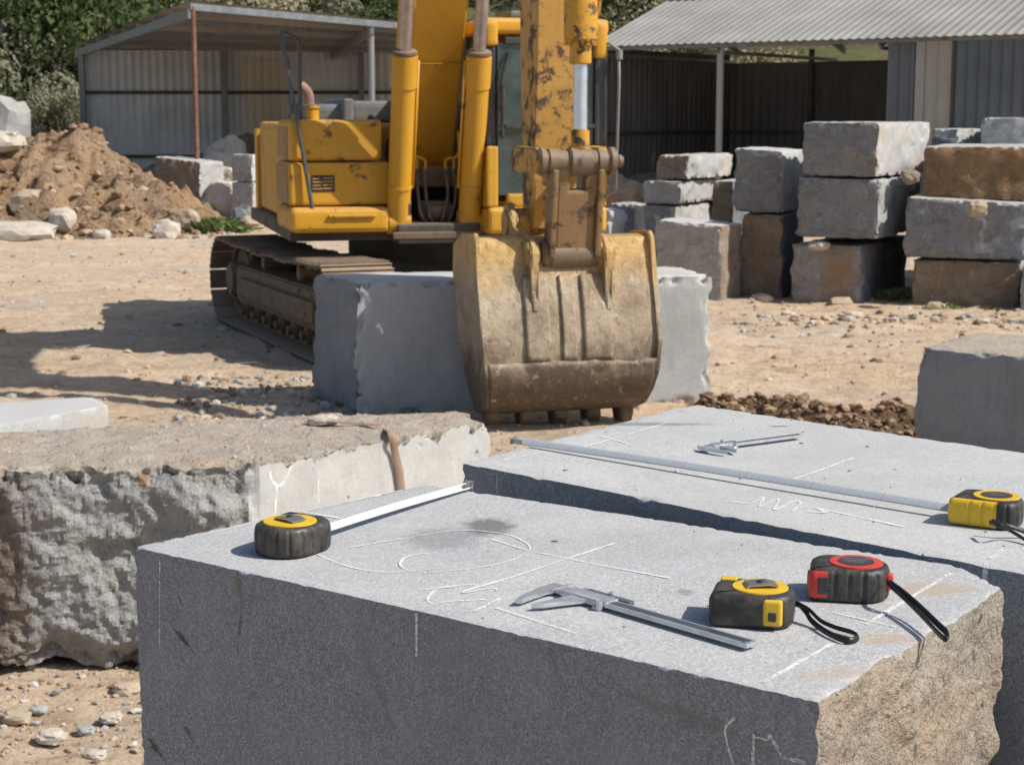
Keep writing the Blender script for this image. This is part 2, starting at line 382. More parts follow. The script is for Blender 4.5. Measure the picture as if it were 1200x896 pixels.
sidelines = [(fz(*a_), fz(*b_), w_, c_, k_) for (a_, b_, w_, c_, k_) in (((277, 668), (284, 712), .0045, (.20, .175, .135), .8), ((284, 700), (277, 775), .003, (.13, .115, .09), .7), ((205, 738), (228, 765), .0045, g_, .85), ((186, 724), (212, 748), .003, w2, .3),
    ((205, 692), (213, 716), .003, w2, .45), ((208, 696), (214, 712), .002, g_, .7), ((172, 862), (196, 894), .0045, g_, .85), ((214, 846), (228, 872), .0035, g_, .6), ((178, 752), (205, 820), .002, w2, .25), ((226, 840), (238, 890), .0025, w2, .3), ((195, 800), (202, 890), .0022, w2, .3),
    ((700, 800), (900, 872), .010, (.20, .17, .135), .45), ((305, 800), (318, 890), .0012, w2, .35), ((640, 730), (660, 820), .006, (.13, .135, .15), .35), ((420, 740), (470, 880), .010, (.15, .155, .17), .3), ((190, 660), (190, 890), .0012, w2, .4))]
M_side = stone('granite_sawn_side', (.285, .305, .335), .58, (.20, .18, .15), .12, .0, bump=.4, grain=430, streak=.25, lines=sidelines)  # darker and bluer than the top: sky-lit shade put into the base colour
M_end = stone('granite_broken_end', (.37, .33, .28), .38, (.44, .29, .16), .4, .25, (.55, .46, .34), .65, 240, pits=.9, mid=.7)
fsn = dict(F=('sawn', .0012, 1), B=('sawn', .002, 1), L=('sawn', .002, 1), R=('grain', .013, 2), T=('sawn', .0006, 0), D=('sawn', .002, 1))
FL, FR, BR, BC, BL = [P(*a, ZT).to_2d() for a in ((157, 640), (957, 822), (1180, 690), (1120, 662), (500, 567))]
near_b, near_v = block('granite_block', [FL, FR], [BL, BC, BR], 0, ZT, .0065, fsn, [M_top, M_side, M_end],
    'grey granite block in the foreground with three tape measures and a caliper on top', chip=.0017, chipw=.006, fine=.35, seed=2)
C = curve
chalk(near_b, near_v, [
    C([(372, 650), (395, 660), (425, 668), (455, 671), (500, 668), (530, 664)]),
    C([(410, 642), (470, 632), (535, 622), (590, 626), (617, 637), (618, 647), (590, 660), (540, 668), (490, 671), (470, 664), (473, 655), (490, 650), (512, 648)]),
    [.0045, (545, 693), (600, 677), (720, 637)], [.003, (575, 632), (620, 646), (700, 662), (785, 678)],
    C([(498, 692), (530, 687), (560, 686), (542, 695), (575, 690), (583, 692)]),
    C([(540, 688), (515, 690), (502, 700), (505, 707), (530, 705), (570, 703)]), [.0045, (586, 702), (555, 717)], [.0045, (582, 713), (675, 743)],
    [.005, (895, 800), (975, 755)], [.0055, (1015, 732), (1060, 705), (1115, 672)], [.003, (975, 718), (1050, 735)],
    [.003, (200, 636), (330, 606), (470, 575)], [.0045, (343, 598), (400, 608)],
    [.0028, (489, 718), (489, 768)], [.0022, (188, 655), (188, 760)],
    C([(862, 840), (851, 852), (853, 870), (860, 894)]), [.003, (884, 858), (883, 896)], [.003, (884, 862), (900, 866), (903, 860), (918, 886), (945, 893)]], .0026)
# ---- the second block
A0, A1 = P(540, 542, ZT), P(1204, 673, ZT); dirv = (A1 - A0).normalized(); A2 = A0 + dirv * 1.25
B0 = P(812, 473, ZT); B1 = P(1200, 530, ZT); B2 = B0 + (B1 - B0).normalized() * 1.15
M_top2 = stone('granite_pale_top', (.50, .51, .515), .34, (.42, .36, .28), .12, .22, (.5, .46, .4), .2, 400,
    spots=[(tuple(P(760, 497, ZT)), (.11, .018, .05), dk, .45), (tuple(P(650, 522, ZT)), (.03, .01, .05), (.35, .25, .15), .6), (tuple(P(912, 499, ZT)), (.02, .006, .05), dk, .7)])
fs2 = dict(F=('sawn', .003, 1), B=('sawn', .003, 1), L=('sawn', .005, 1), R=('sawn', .003, 1), T=('sawn', .0008, 0), D=('sawn', .002, 1))
sec_b, sec_v = block('granite_block', [A0.to_2d(), A2.to_2d()], [B0.to_2d(), B2.to_2d()], 0, ZT, .014, fs2, [M_top2, M_side],
    'granite block behind the foreground one with a caliper and long extended tape on it', chip=.003, chipw=.008, fine=.35, seed=5)
chalk(sec_b, sec_v, [[.005, (672, 528), (785, 495)], [.005, (703, 511), (735, 520)], [.0045, (915, 567), (960, 552), (1000, 537)], [.003, (590, 540), (640, 530)],
    C([(855, 588), (880, 590), (895, 583), (890, 594), (912, 585), (908, 598), (930, 588), (938, 590), (928, 600)]), [.005, (945, 600), (970, 601), (955, 595), (1060, 618)],
    [.006, (1160, 655), (1175, 645)], [.006, (1155, 660), (1155, 678)], [.003, (583, 556), (583, 578)]], .0035)
# ---- left rough block
M_cleft = stone('rock_cleft_grey', (.37, .375, .37), .30, (.32, .27, .21), .15, .25, (.5, .45, .36), .8, 120, mid=.8,
    spots=[((-1.93, 5.95, .33), (.27, .5, .85), (.19, .15, .115), .85), ((-1.32, 5.95, .74), (.03, .1, .05), (.40, .2, .09), .8), ((-1.3, 5.95, .02), (.6, .4, .12), (.30, .26, .21), .45)])
M_dirtop = stone('stone_dirty_top', (.52, .48, .42), .22, (.46, .33, .22), .45, .55, (.66, .50, .36), .8, 90, mid=1.)
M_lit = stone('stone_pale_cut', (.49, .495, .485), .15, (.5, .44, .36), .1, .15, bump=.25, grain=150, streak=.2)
def Lmat(bk):
    return bk
fl, lv = block('rough_stone_block', [(-2.35, 5.93), (-1.75, 5.92), (-.945, 6.02), (-.12, 6.93)], [(-2.5, 6.62), (-1.7, 6.83), (-.9, 7.16), (-.17, 7.2)], -.0, .775, .0105,
    dict(F=('crag', .075, 0), B=('rough', .04, 0), L=('cleft', .05, 0), R=('rough', .02, 2), T=('bush', .014, 1), D=('rough', .06, 0)), [M_cleft, M_dirtop, M_lit],
    'big rough stone with craggy grey front and brown dirty top, under a brown strap', chip=.03, chipw=.05, fine=.2, seed=11)
# smooth cut section at its right part: flatten vertices of the front beyond the bend
me = fl.data; org = fl.location; a = Vector((-.945, 6.02)); b = Vector((-.12, 6.93)); dd = (b - a).normalized(); nn = Vector((dd.y, -dd.x))
for vtx in me.vertices:
    q = Vector((vtx.co.x + org.x, vtx.co.y + org.y)); t = (q - a).dot(dd); h = (q - a).dot(nn)
    if t > -.0 and h > -.12:
        k = min(1, t / .06 + .2); tgt = .004 * fbm(vtx.co, 5, 3); newh = h + (tgt - h) * k * max(0, 1 - max(0, -h - .07) / .05)
        vtx.co.x += nn.x * (newh - h); vtx.co.y += nn.y * (newh - h)
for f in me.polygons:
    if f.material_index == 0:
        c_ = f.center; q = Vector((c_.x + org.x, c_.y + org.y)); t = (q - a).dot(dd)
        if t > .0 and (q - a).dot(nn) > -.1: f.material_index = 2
me.update()
bmm = bmesh.new(); bmm.from_mesh(me); lv = BVHTree.FromBMesh(bmm); bmm.free()
chalk(fl, lv, [C([(316, 552), (318, 562), (324, 568), (330, 567), (336, 558), (341, 546)]), [.011, (324, 568), (322, 602)], [.008, (373, 553), (373, 590)]], .011)
# strap draped over it + stone chip
M_strap = plain('strap_brown', (.33, .22, .15), .8, dust=.4)
mb = MB(); pts = [P(385, 493, .79), P(420, 496, .785), P(445, 498, .79), P(452, 503, .775)]
qn = Vector((nn.x, nn.y, 0)) * .012
base = Vector((a.x, a.y, 0)) + Vector((dd.x, dd.y, 0)) * .0
def onface(x, y):
    r = ray(x, y); o = Vector((0, 0, CAMZ)); n3 = Vector((nn.x, nn.y, 0)); A3 = Vector((a.x, a.y, .5)); t = (A3 - o).dot(n3) / r.dot(n3); return o + r * t + qn * 1.6
pts += [onface(455, 508), onface(459, 530), onface(464, 552), onface(468, 590)]
mb.tube(pts, .012, 8, flat=(.016, .004)); o = mb.build('strap', M_strap, None, org=pts[0]); tag(o, 'brown worn strap hanging over the edge of the big rough stone', 'strap')
# ---- slab at the far left, centre block, right block
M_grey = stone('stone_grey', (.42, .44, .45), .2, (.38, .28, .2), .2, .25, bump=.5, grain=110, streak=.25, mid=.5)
M_greyd = stone('stone_dark_grey', (.265, .285, .315), .28, (.29, .22, .16), .3, .35, bump=.5, grain=110, streak=.35, mid=.5)  # darker, bluer grey, mainly for stack fronts: their shade is in the colour
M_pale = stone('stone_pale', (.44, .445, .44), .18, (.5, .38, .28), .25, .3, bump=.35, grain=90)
M_brown = stone('stone_brown', (.27, .175, .10), .28, (.34, .2, .1), .5, .6, (.6, .5, .38), .6, 70, mid=.55)
M_mix = stone('stone_brown_grey', (.31, .26, .20), .25, (.28, .17, .10), .7, .4, bump=.5, grain=80, mid=.55)
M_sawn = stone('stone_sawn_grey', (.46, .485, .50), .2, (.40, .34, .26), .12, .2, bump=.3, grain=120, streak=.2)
M_sawnd = stone('stone_sawn_shaded', (.27, .285, .305), .25, (.22, .19, .16), .15, .2, bump=.3, grain=140, streak=.4)  # dark copy of the sawn grey, shade of the turned-away faces coloured in
M_whit = stone('stone_light_top', (.53, .54, .55), .14, (.48, .4, .3), .2, .3, bump=.2, grain=100)
block('stone_slab', [(-2.65, 7.28), (-2.0, 8.36)], [(-3.6, 8.1), (-2.15, 8.62)], -.02, .60, .03, dict(allf('sawn', .006, 0), T=('sawn', .003, 1)), [M_pale, M_whit], 'pale flat stone slab at the left picture edge behind the big rough stone', 'stone slab', chip=.01, chipw=.02, seed=3)
Lc = Vector((-1.45, 12.2)); Cc = Vector((-1.075, 11.55)); Rc = Vector((1.42, 12.0)); Bc = Vector((1.15, 12.95)); 
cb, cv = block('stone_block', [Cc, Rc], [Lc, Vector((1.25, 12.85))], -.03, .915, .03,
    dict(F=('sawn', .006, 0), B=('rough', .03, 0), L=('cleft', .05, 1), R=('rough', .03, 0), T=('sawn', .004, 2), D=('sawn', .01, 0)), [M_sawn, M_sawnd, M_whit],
    'long grey stone block standing right behind the excavator bucket', chip=.03, chipw=.05, seed=8)
block('stone_block', [(2.27, 9.5), (3.7, 8.45)], [(2.80, 10.25), (4.3, 9.3)], -.03, .74, .03,
    dict(allf('sawn', .008, 0), T=('bush', .012, 1), L=('rough', .03, 0)), [M_sawnd, M_dirtop], 'dark faced stone block cut off by the right picture edge, dusty on top', chip=.02, chipw=.03, seed=9)
# ---- stacked blocks
def stack(xl, xc, xr, yt, yb, d, th, label, mf, mr, mt=None, ground=False, kf=('slab', .05), kr=('slab', .045), seed=1, name='stone_block', tilt=None, group='stone blocks stacked before the right shed'):
    th = R(th); sC, cC = math.sin(th), math.cos(th); kc = (xc - 600) / 2000; cx = kc * d * 1.0
    cx = Zd(xc, (yt + yb) / 2, d).x
    kl = Zd(xl, (yt + yb) / 2, 1).x; kr_ = Zd(xr, (yt + yb) / 2, 1).x
    tl = (cx - kl * d) / (cC + kl * sC); trr = (kr_ * d - cx) / (sC - kr_ * cC)
    zt = Zd(xc, yt, d).z; zb = -.04 if ground else Zd(xc, yb, d).z
    c = Vector((cx, d)); L = Vector((-cC, sC)); Q = Vector((sC, cC)); trr = max(.3, min(trr, 2.2))
    f = [c + L * tl, c]; b = [c + L * tl + Q * trr, c + Q * trr]
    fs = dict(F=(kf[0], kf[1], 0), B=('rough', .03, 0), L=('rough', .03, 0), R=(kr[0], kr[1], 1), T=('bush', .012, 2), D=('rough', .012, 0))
    return block(name, f, b, zb, zt, .04, fs, [mf, mr, mt or M_pale], label, group=group, chip=.02, chipw=.03, fine=.2, seed=seed, tilt=tilt)
G = 'stone blocks stacked before the right shed'
q_ = Zd(985, 325, 18.5); M_half = stone('stone_half_rusty', (.32, .33, .34), .2, (.3, .24, .17), .2, .3, bump=.5, grain=110, mid=.5, spots=[((q_.x, q_.y, q_.z), (.26, .5, .5), (.30, .20, .11), .85)])
stack(925, 1010, 1066, 289, 355, 18.6, 26, 'bottom block of the three-block stack, its front half grey and half rusty brown', M_half, M_greyd, ground=True, seed=21)
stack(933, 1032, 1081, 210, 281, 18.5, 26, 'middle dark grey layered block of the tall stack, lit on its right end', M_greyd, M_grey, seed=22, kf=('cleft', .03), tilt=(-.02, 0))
stack(938, 1029, 1090, 143, 208, 18.5, 28, 'topmost block of the tall stack with its right end coloured pale as sunlit', M_greyd, M_pale, M_pale, seed=23)  # sunlight on the right end is coloured in by the paler stone
stack(1068, 1196, 1240, 308, 361, 18.1, 20, 'bottom brownish block of the stack at the right picture edge', M_mix, M_grey, ground=True, seed=24)
stack(1060, 1206, 1250, 236, 306, 18.0, 20, 'middle grey block of the stack at the right picture edge, under the rusty brown one', M_greyd, M_grey, seed=25, tilt=(-.05, 0))
stack(1081, 1225, 1280, 172, 236, 18.3, 20, 'rusty brown craggy block on top of the stack at the right picture edge', M_brown, M_mix, M_pale, seed=26, kf=('cleft', .05))
stack(1148, 1215, 1260, 138, 236, 20.4, 20, 'grey block rising behind the rusty brown block at the right picture edge', M_grey, M_pale, seed=27, ground=True)
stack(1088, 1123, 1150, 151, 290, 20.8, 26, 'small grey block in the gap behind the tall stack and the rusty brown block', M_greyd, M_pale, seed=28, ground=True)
stack(866, 918, 945, 252, 346, 19.4, 24, 'dark brown block under the upright grey one, left of the tall stack', M_mix, M_greyd, ground=True, seed=29, kf=('cleft', .04))
stack(859, 918, 945, 175, 250, 19.4, 24, 'upright grey block on a dark brown one, left of the tall stack', M_greyd, M_greyd, M_whit, seed=30, tilt=(-.03, 0))
stack(766, 846, 872, 262, 352, 18.9, 30, 'leaning smooth grey block with a brown right end in front of the small stack', M_grey, M_mix, M_whit, ground=True, seed=31, kf=('sawn', .008), kr=('cleft', .04), tilt=(-.05, 0))
stack(832, 858, 880, 212, 340, 20.6, 22, 'brown upright block behind the leaning grey block', M_mix, M_greyd, ground=True, seed=32)
stack(752, 793, 833, 242, 330, 21.2, 24, 'lowest grey block of the small stack with pale tops', M_greyd, M_pale, ground=True, seed=33)
stack(751, 798, 842, 212, 240, 21.2, 26, 'middle slab of the small stack, broken pale front', M_grey, M_pale, seed=34, kr=('cleft', .04))
stack(767, 808, 860, 182, 211, 21.2, 26, 'top slab of the small stack behind the excavator bucket', M_mix, M_pale, seed=35, kr=('cleft', .04))
stack(712, 745, 760, 239, 320, 22.5, 26, 'grey block half hidden between the excavator and the small stack', M_greyd, M_greyd, M_pale, ground=True, seed=36)
stack(690, 714, 727, 246, 330, 21.5, 60, 'white lit block just right of the excavator bucket', M_pale, M_whit, M_whit, ground=True, seed=37)
stack(1194, 1230, 1260, 312, 352, 17.6, 25, 'bluish grey stone end at the foot of the right edge stack', M_grey, M_grey, ground=True, seed=38)
# left background blocks
g2 = 'stones heaped before the left shed'
stack(180, 234, 264, 187, 251, 35.2, 34, 'broken concrete footing block at the rusty shed post', M_mix, M_pale, M_pale, ground=True, seed=41, kf=('cleft', .08), group=g2, tilt=(-.1, 0))
stack(270, 296, 304, 214, 250, 34.5, 30, 'lower grey block left of the excavator body', M_grey, M_pale, ground=True, seed=42, group=g2)
stack(270, 296, 304, 181, 213, 34.5, 30, 'upper grey block left of the excavator body', M_grey, M_whit, seed=43, group=g2)

# ------------------------------------------------------------------ rocks
def rock(name, loc, size, mat, label=None, seed=0, sub=3, cat='rock', group=None, rz=0, flat=False, parent=None):
    bm = bmesh.new(); bmesh.ops.create_icosphere(bm, subdivisions=sub, radius=1)
    sv = Vector((seed * 1.3, seed * .7, seed * 2.1))
    for v_ in bm.verts:
        p = v_.co.copy(); n = p.normalized(); k = 1 + facet(p + sv, 1.3, .28) + .12 * fbm(p + sv, 2.5, 4)
        p = Vector([math.copysign(abs(c_) ** .75, c_) for c_ in n]) * k
        v_.co = Vector((p.x * size[0], p.y * size[1], p.z * size[2]))
    bmesh.ops.rotate(bm, verts=bm.verts, matrix=Matrix.Rotation(rz, 3, 'Z'))
    bmesh.ops.translate(bm, verts=bm.verts, vec=(0, 0, size[2] * .75))
    for f in bm.faces: f.smooth = flat
    me = bpy.data.meshes.new(name); bm.to_mesh(me); bm.free(); o = link(name, me, mat, parent); o.location = loc
    if label: tag(o, label, cat, group)
    return o
M_rockt = stone('rock_tan', (.44, .36, .27), .22, (.42, .3, .2), .4, .5, (.55, .44, .32), .5, 30)
M_rockp = stone('rock_pale', (.52, .48, .42), .15, (.5, .4, .3), .3, .3, bump=.5, grain=40)
rock('rock', P(20, 278, 0) + Vector((0, -.6, -.05)), (.75, .4, .2), M_rockp, 'long pale smooth boulder at the foot of the dirt mound, at the left edge', 3)
rock('rock', P(17, 278, 0) + Vector((.1, .7, .35)), (.33, .3, .24), M_rockt, 'brown squarish rock just above the long pale boulder', 4)
rock('rock', P(70, 278, 0) + Vector((0, .2, .15)), (.22, .2, .2), M_rockp, 'pale pointed rock standing in the dirt mound', 5)
rock('rock', Vector((-9.3, 31.5, 1.45)), (.4, .4, .2), M_rockp, 'flat pale slab lying on top of the dirt mound at the left edge', 6)
rock('rock', P(195, 280, 0), (.22, .2, .18), M_rockp, 'small pale rock at the right foot of the dirt mound', 7)
rock('rock', P(218, 272, 0), (.26, .2, .24), M_rockt, 'tan rock beside the green grass tuft', 8)
rock('rock', P(265, 255, 0), (.45, .35, .42), M_rockp, 'pale broken boulder right of the concrete footing', 9)
rock('rock', P(262, 250, 0) + Vector((-.1, .6, .55)), (.3, .3, .25), M_rockp, 'pale boulder resting on top of the broken boulder', 10)
rock('rock', P(285, 262, 0), (.22, .18, .2), stone('rock_blue_grey', (.16, .19, .23), .2, bump=.5, grain=40), 'dark bluish rock left of the excavator body', 11)
rock('rock', P(255, 240, 0) + Vector((0, 1.0, 0)), (.55, .5, .9), M_grey, 'round grey boulder behind the concrete footing', 12)
rock('rock', P(120, 281, 0), (.14, .12, .1), M_rockp, 'small white rock at the middle foot of the dirt mound', 13)
rock('rock', P(297, 267, 0), (.25, .2, .12), M_rockt, 'flat tan rock near the excavator tail', 14)
rock('rock', Zd(960, 288, 18.82) + Vector((0, 0, -.04)), (.11, .1, .055), M_rockp, 'small pale spacer stone between bottom and middle blocks of the tall stack', 15)
rock('rock', Zd(1146, 252, 17.95) + Vector((0, 0, 0.0)), (.10, .08, .09), M_rockt, 'small round stone wedged under the rusty brown block', 16)
rock('rock', Zd(1067, 207, 18.7) + Vector((0, 0, -.06)), (.1, .1, .07), M_mix, 'brown spacer stone under the topmost block of the tall stack', 17)
for i, (x, y, sz) in enumerate(((893, 352, .12), (985, 357, .14), (1060, 365, .09), (1098, 362, .12), (1000, 371, .1), (878, 372, .08))):
    rock('rock', P(x, y, 0) - Vector((0, 0, .02)), (sz, sz * .8, sz * .45), (M_rockp, M_rockt)[i % 2], ['pale chip at the foot of the dark brown block', 'flat white chip before the bottom block of the tall stack', 'small pale chip between the two right stacks', 'tan stone at the foot of the right edge stack', 'white stone on the dirt before the stacks', 'small tan stone on the dirt left of the stacks'][i], 20 + i, 2)
rock('rock', P(378, 496, .775), (.06, .035, .02), M_rockp, 'small pale stone chip lying on the big rough stone beside the strap', 30, 3)
rock('rock', P(30, 176, 1.2) * 1 + Vector((0, 0, 0)) if False else Vector((-12.5, 42, .6)), (.75, .8, 1.15), stone('rock_grey_heap', (.36, .36, .36), .2, (.3, .28, .25), .3, .4, bump=.5, grain=20), 'large grey boulder beyond the dirt mound at the left edge', 31)
for i, (x, y, w_, h_) in enumerate(((735, 44, .7, .9), (760, 43, .5, .5), (722, 41, .6, .5))):
    rock('rock', Vector((Zd(x, 200, y - 5).x, y - 5, -.05)), (w_, .6, h_), M_mix, ['tall dark rubble heap inside the right shed', 'low dark rubble in the right shed beside the tall heap', 'dark rock by the thin pole in the right shed'][i], 40 + i)
# foreground stones beneath the rough block
fgp = [(60, 868, .05), (22, 846, .045), (20, 845, .05), (130, 845, .04), (100, 858, .03), (150, 812, .05), (112, 888, .035), (45, 835, .03)]
fgl = ['white angular pebble at the lower left corner', 'grey flat pebble under the rough stone', 'orange tinted pebble at the left edge', 'pale pebble close to the foreground block', 'small grey pebble left of the pale one', 'grey pebble touching the shadow of the rough stone', 'greyish pebble at the bottom edge', 'small dark pebble in the rough stone shadow']
for i, (x, y, sz) in enumerate(fgp):
    if i == 1: continue
    rock('pebble', P(x, y, 0), (sz, sz * .8, sz * .45), (M_rockp, M_grey, M_rockt)[i % 3], fgl[i], 50 + i, 3, 'pebble')

# ------------------------------------------------------------------ ground
def gh(x, y):
    p = Vector((x, y, 0))
    h = .030 * fbm(p, .5, 4) + .022 * fbm(p + Vector((5, 5, 0)), 2.6, 5, .6)
    if y > 7: h += .035 * fbm(Vector((x * .5, y * 1.8, 1)), 1.0, 5, .6)
    fade = min(1, abs(y - 0) / 3)
    # ruts right of the bucket
    k = math.exp(-((y - 14.2 - .15 * x) / 2.5) ** 2) * (1 if x > 1 else max(0, x))
    h += k * .05 * fbm(Vector((x * .5, y * 4, 3)), 1.0, 3)
    # low ridge that carries the sunlit bank in front of the excavator
    h += .05 * math.exp(-((x + 3.0) / 1.2) ** 2 - ((y - 13.0) / .8) ** 2)
    return h * fade
def lin(segs):
    r = []
    for a, b, n in segs: r += [a + (b - a) * i / n for i in range(n)]
    r.append(segs[-1][1]); return r
xs = lin([(-600, -60, 14), (-60, -14, 24), (-14, -5, 80), (-5, 5, 230), (5, 14, 70), (14, 60, 22), (60, 600, 14)])
ys = lin([(-300, -10, 10), (-10, 4.5, 20), (4.5, 7.5, 75), (7.5, 18, 200), (18, 40, 130), (40, 90, 40), (90, 900, 20)])
bm = bmesh.new(); g = [[bm.verts.new((x, y, gh(x, y))) for x in xs] for y in ys]
for j in range(len(ys) - 1):
    for i in range(len(xs) - 1):
        f = bm.faces.new((g[j][i], g[j][i + 1], g[j + 1][i + 1], g[j + 1][i])); f.smooth = True
me = bpy.data.meshes.new('ground'); bm.to_mesh(me); bm.free()
def dirt(name, c0=(.66, .485, .33), c1=(.73, .585, .43), c2=(.42, .295, .19), c3=(.58, .52, .44), bump=.6, dark=.42, wet=1.):
    s = NT(name); v = s.obj(False); vs = s.scale(v, (.5, 1.3, 1))
    c = s.mix(s.ramp(s.noise(vs, .8, 6, .65, .5), .35, .65), c0, c1)
    c = s.mix(s.ramp(s.noise(vs, 1.9, 6, .72, .3), .5, .7, 0, dark), c, c2)
    c = s.mix(s.ramp(s.noise(v, .35, 4, .6), .45, .65, 0, .6 * wet), c, c3)
    c = s.mix(s.ramp(s.noise(v, 14, 6, .75), .45, .7, 0, .45), c, tuple(x * .7 for x in c2))
    c = s.mix(s.ramp(s.noise(v, 45, 3, .6), .62, .72, 0, .5), c, (.58, .53, .45))
    c = s.mix(s.ramp(s.noise(s.scale(v, (.6, 1.8, 1)), 5, 7, .75, .5), .52, .62, 0, dark), c, tuple(x * .6 for x in c2)); nb = s.bump(s.noise(v, 6, 8, .75), bump * 1.6, .06); nb = s.bump(s.noise(v, 40, 6, .7), bump, .012, nb)
    return s.fin(c, .95, 0, nb, Specular_IOR_Level=.1)
M_dirt = dirt('dirt_ground')
o = link('ground', me, M_dirt); tag(o, 'pale sunlit tan dirt ground of the stone yard', kind='structure')
# scattered gravel
def gravel(name, n, fn, mats, label, zf=None):
    V = []; Fc = []; MI = []
    t = bmesh.new(); bmesh.ops.create_icosphere(t, subdivisions=1, radius=1); bv = [v_.co.copy() for v_ in t.verts]; bf = [[v_.index for v_ in f.verts] for f in t.faces]; t.free()
    for i in range(n):
        x, y, sz = fn(); b0 = len(V); rz = random.random() * 6.28; cs, sn = math.cos(rz), math.sin(rz); ax, ay, az = random.uniform(.7, 1.4), random.uniform(.6, 1.1), random.uniform(.4, .8)
        z = (zf or gh)(x, y) + sz * az * .3
        for c_ in bv:
            k = random.uniform(.72, 1.15); px, py, pz = c_.x * ax * k * sz, c_.y * ay * k * sz, c_.z * az * k * sz
            V.append((x + px * cs - py * sn, y + px * sn + py * cs, z + pz))
        mi = random.choices(range(len(mats)), [3, 2, 2, 2][:len(mats)])[0]
        for f in bf: Fc.append([b0 + q for q in f]); MI.append(mi)
    me = bpy.data.meshes.new(name); me.from_pydata(V, [], Fc)
    for m in mats: me.materials.append(m)
    me.polygons.foreach_set('material_index', MI); o = bpy.data.objects.new(name, me); COL.objects.link(o); tag(o, label, kind='stuff'); return o
gm = [plain('gravel_tan', (.42, .33, .24), .9, nz=.3, sc=5), plain('gravel_grey', (.36, .35, .33), .9, nz=.3, sc=5), plain('gravel_pale', (.52, .49, .44), .9, nz=.2, sc=5), plain('gravel_brown', (.25, .17, .11), .9, nz=.3, sc=5)]
def r1():
    q = random.random()
    return random.uniform(-2.6, -.4), 4.9 + 1.6 * random.random(), .004 + .017 * q ** 4
gravel('gravel', 3000, r1, gm, 'gravel and stone chips on the ground under the big rough stone')
def r2():
    y = 7.2 + 34 * random.random() ** 1.8; t = random.uniform(-.36, .36)
    if random.random() < .5: y = random.uniform(9.5, 13); t = random.uniform(-.2, -.05)
    return t * y, y, .008 + (.028 + y * .0012) * random.random() ** 4.5
gravel('gravel', 4500, r2, gm, 'loose chips and pebbles scattered over the dirt yard')
def r3():
    y = random.gauss(16.9, .4); return random.uniform(2.2, 6.5), y, .015 + .05 * random.random() ** 3
gravel('gravel', 350, r3, gm, 'stone chippings along the foot of the stacked blocks')
# mounds
def mound(name, x0, x1, y0, y1, hf, mat, label, cell):
    nx = int((x1 - x0) / cell); ny = int((y1 - y0) / cell); bm = bmesh.new(); gg = []
    for j in range(ny + 1):
        row = []
        for i in range(nx + 1):
            x = x0 + (x1 - x0) * i / nx; y = y0 + (y1 - y0) * j / ny; row.append(bm.verts.new((x, y, hf(x, y))))
        gg.append(row)
    for j in range(ny):
        for i in range(nx): f = bm.faces.new((gg[j][i], gg[j][i + 1], gg[j + 1][i + 1], gg[j + 1][i])); f.smooth = True
    me = bpy.data.meshes.new(name); bm.to_mesh(me); bm.free(); o = link(name, me, mat); tag(o, label, kind='structure'); return o
def bump01(t): return max(0, 1 - t * t) ** 1.0
def hm(x, y):
    p = Vector((x, y, 2)); xx = x + .8 * fbm(p, .5, 2); yy = y + .5 * fbm(p + Vector((9, 9, 9)), .6, 2)
    e = min(1, max(0, (xx + 14.5) / 4)) * max(0, min(1, (-5.5 - xx) / 2.6)) ** .85 * (1 - .25 * max(0, min(1, (xx + 8.2) / .5)) + .0)
    v_ = max(0, min(1, (yy - 29.2) / 2.6)) ** .8 * max(0, min(1, (37.5 - yy) / 4))
    h = 1.62 * e * v_
    return h * (1 + .16 * fbm(p, 1.2, 5)) + (.24 * fbm(p, 2.0, 6, .55) + facet(p, 1.3, .28, 22) + facet(p, 3.5, .10, 22)) * min(1, h * 2) - .08
M_mound = dirt('mound_earth', (.42, .27, .15), (.50, .35, .22), (.20, .12, .07), (.38, .31, .24), 1., .9)
mound('earth_mound', -15, -4, 28.6, 38, hm, M_mound, 'tan earth mound at the left', .09)
def hm2(x, y):
    p = Vector((x, y, 5)); e = max(0, 1 - ((x + 5.5) / 5.5) ** 2) * max(0, 1 - ((y - 44) / 3.5) ** 2)
    return 1.6 * e * (1 + .3 * fbm(p, .8, 5)) + .1 * fbm(p, 3, 4) - .15
mound('rubble_mound', -11, 0, 40.5, 47.5, hm2, dirt('rubble_earth', (.26, .22, .18), (.34, .29, .24), (.16, .12, .09), (.3, .28, .26), .9, .7), 'brown rubble mound inside the left shed', .15)
def hb(x, y):
    p = Vector((x, y, 7)); c_ = 11.5 - .45 * (x - 1.3) + .12 * math.sin(x * 5); e = math.exp(-((y - c_) / .30) ** 2) * max(0, min(1, (x - 1.15) / .2)) * max(0, min(1, (3.6 - x) / .4))
    return e * (.15 + .08 * fbm(p, 2.5, 3)) + (.035 * fbm(p, 7, 5, .6) + facet(p, 8, .03, 20) + .012 * fbm(p, 25, 4, .5)) * min(1, e * 2.2) - .04
mound('dirt_berm', 1.0, 3.8, 9.6, 12.4, hb, dirt('berm_earth', (.24, .155, .095), (.30, .2, .125), (.15, .09, .055), (.26, .2, .15), .9, .7), 'dark turned earth ridge behind the second block', .022)

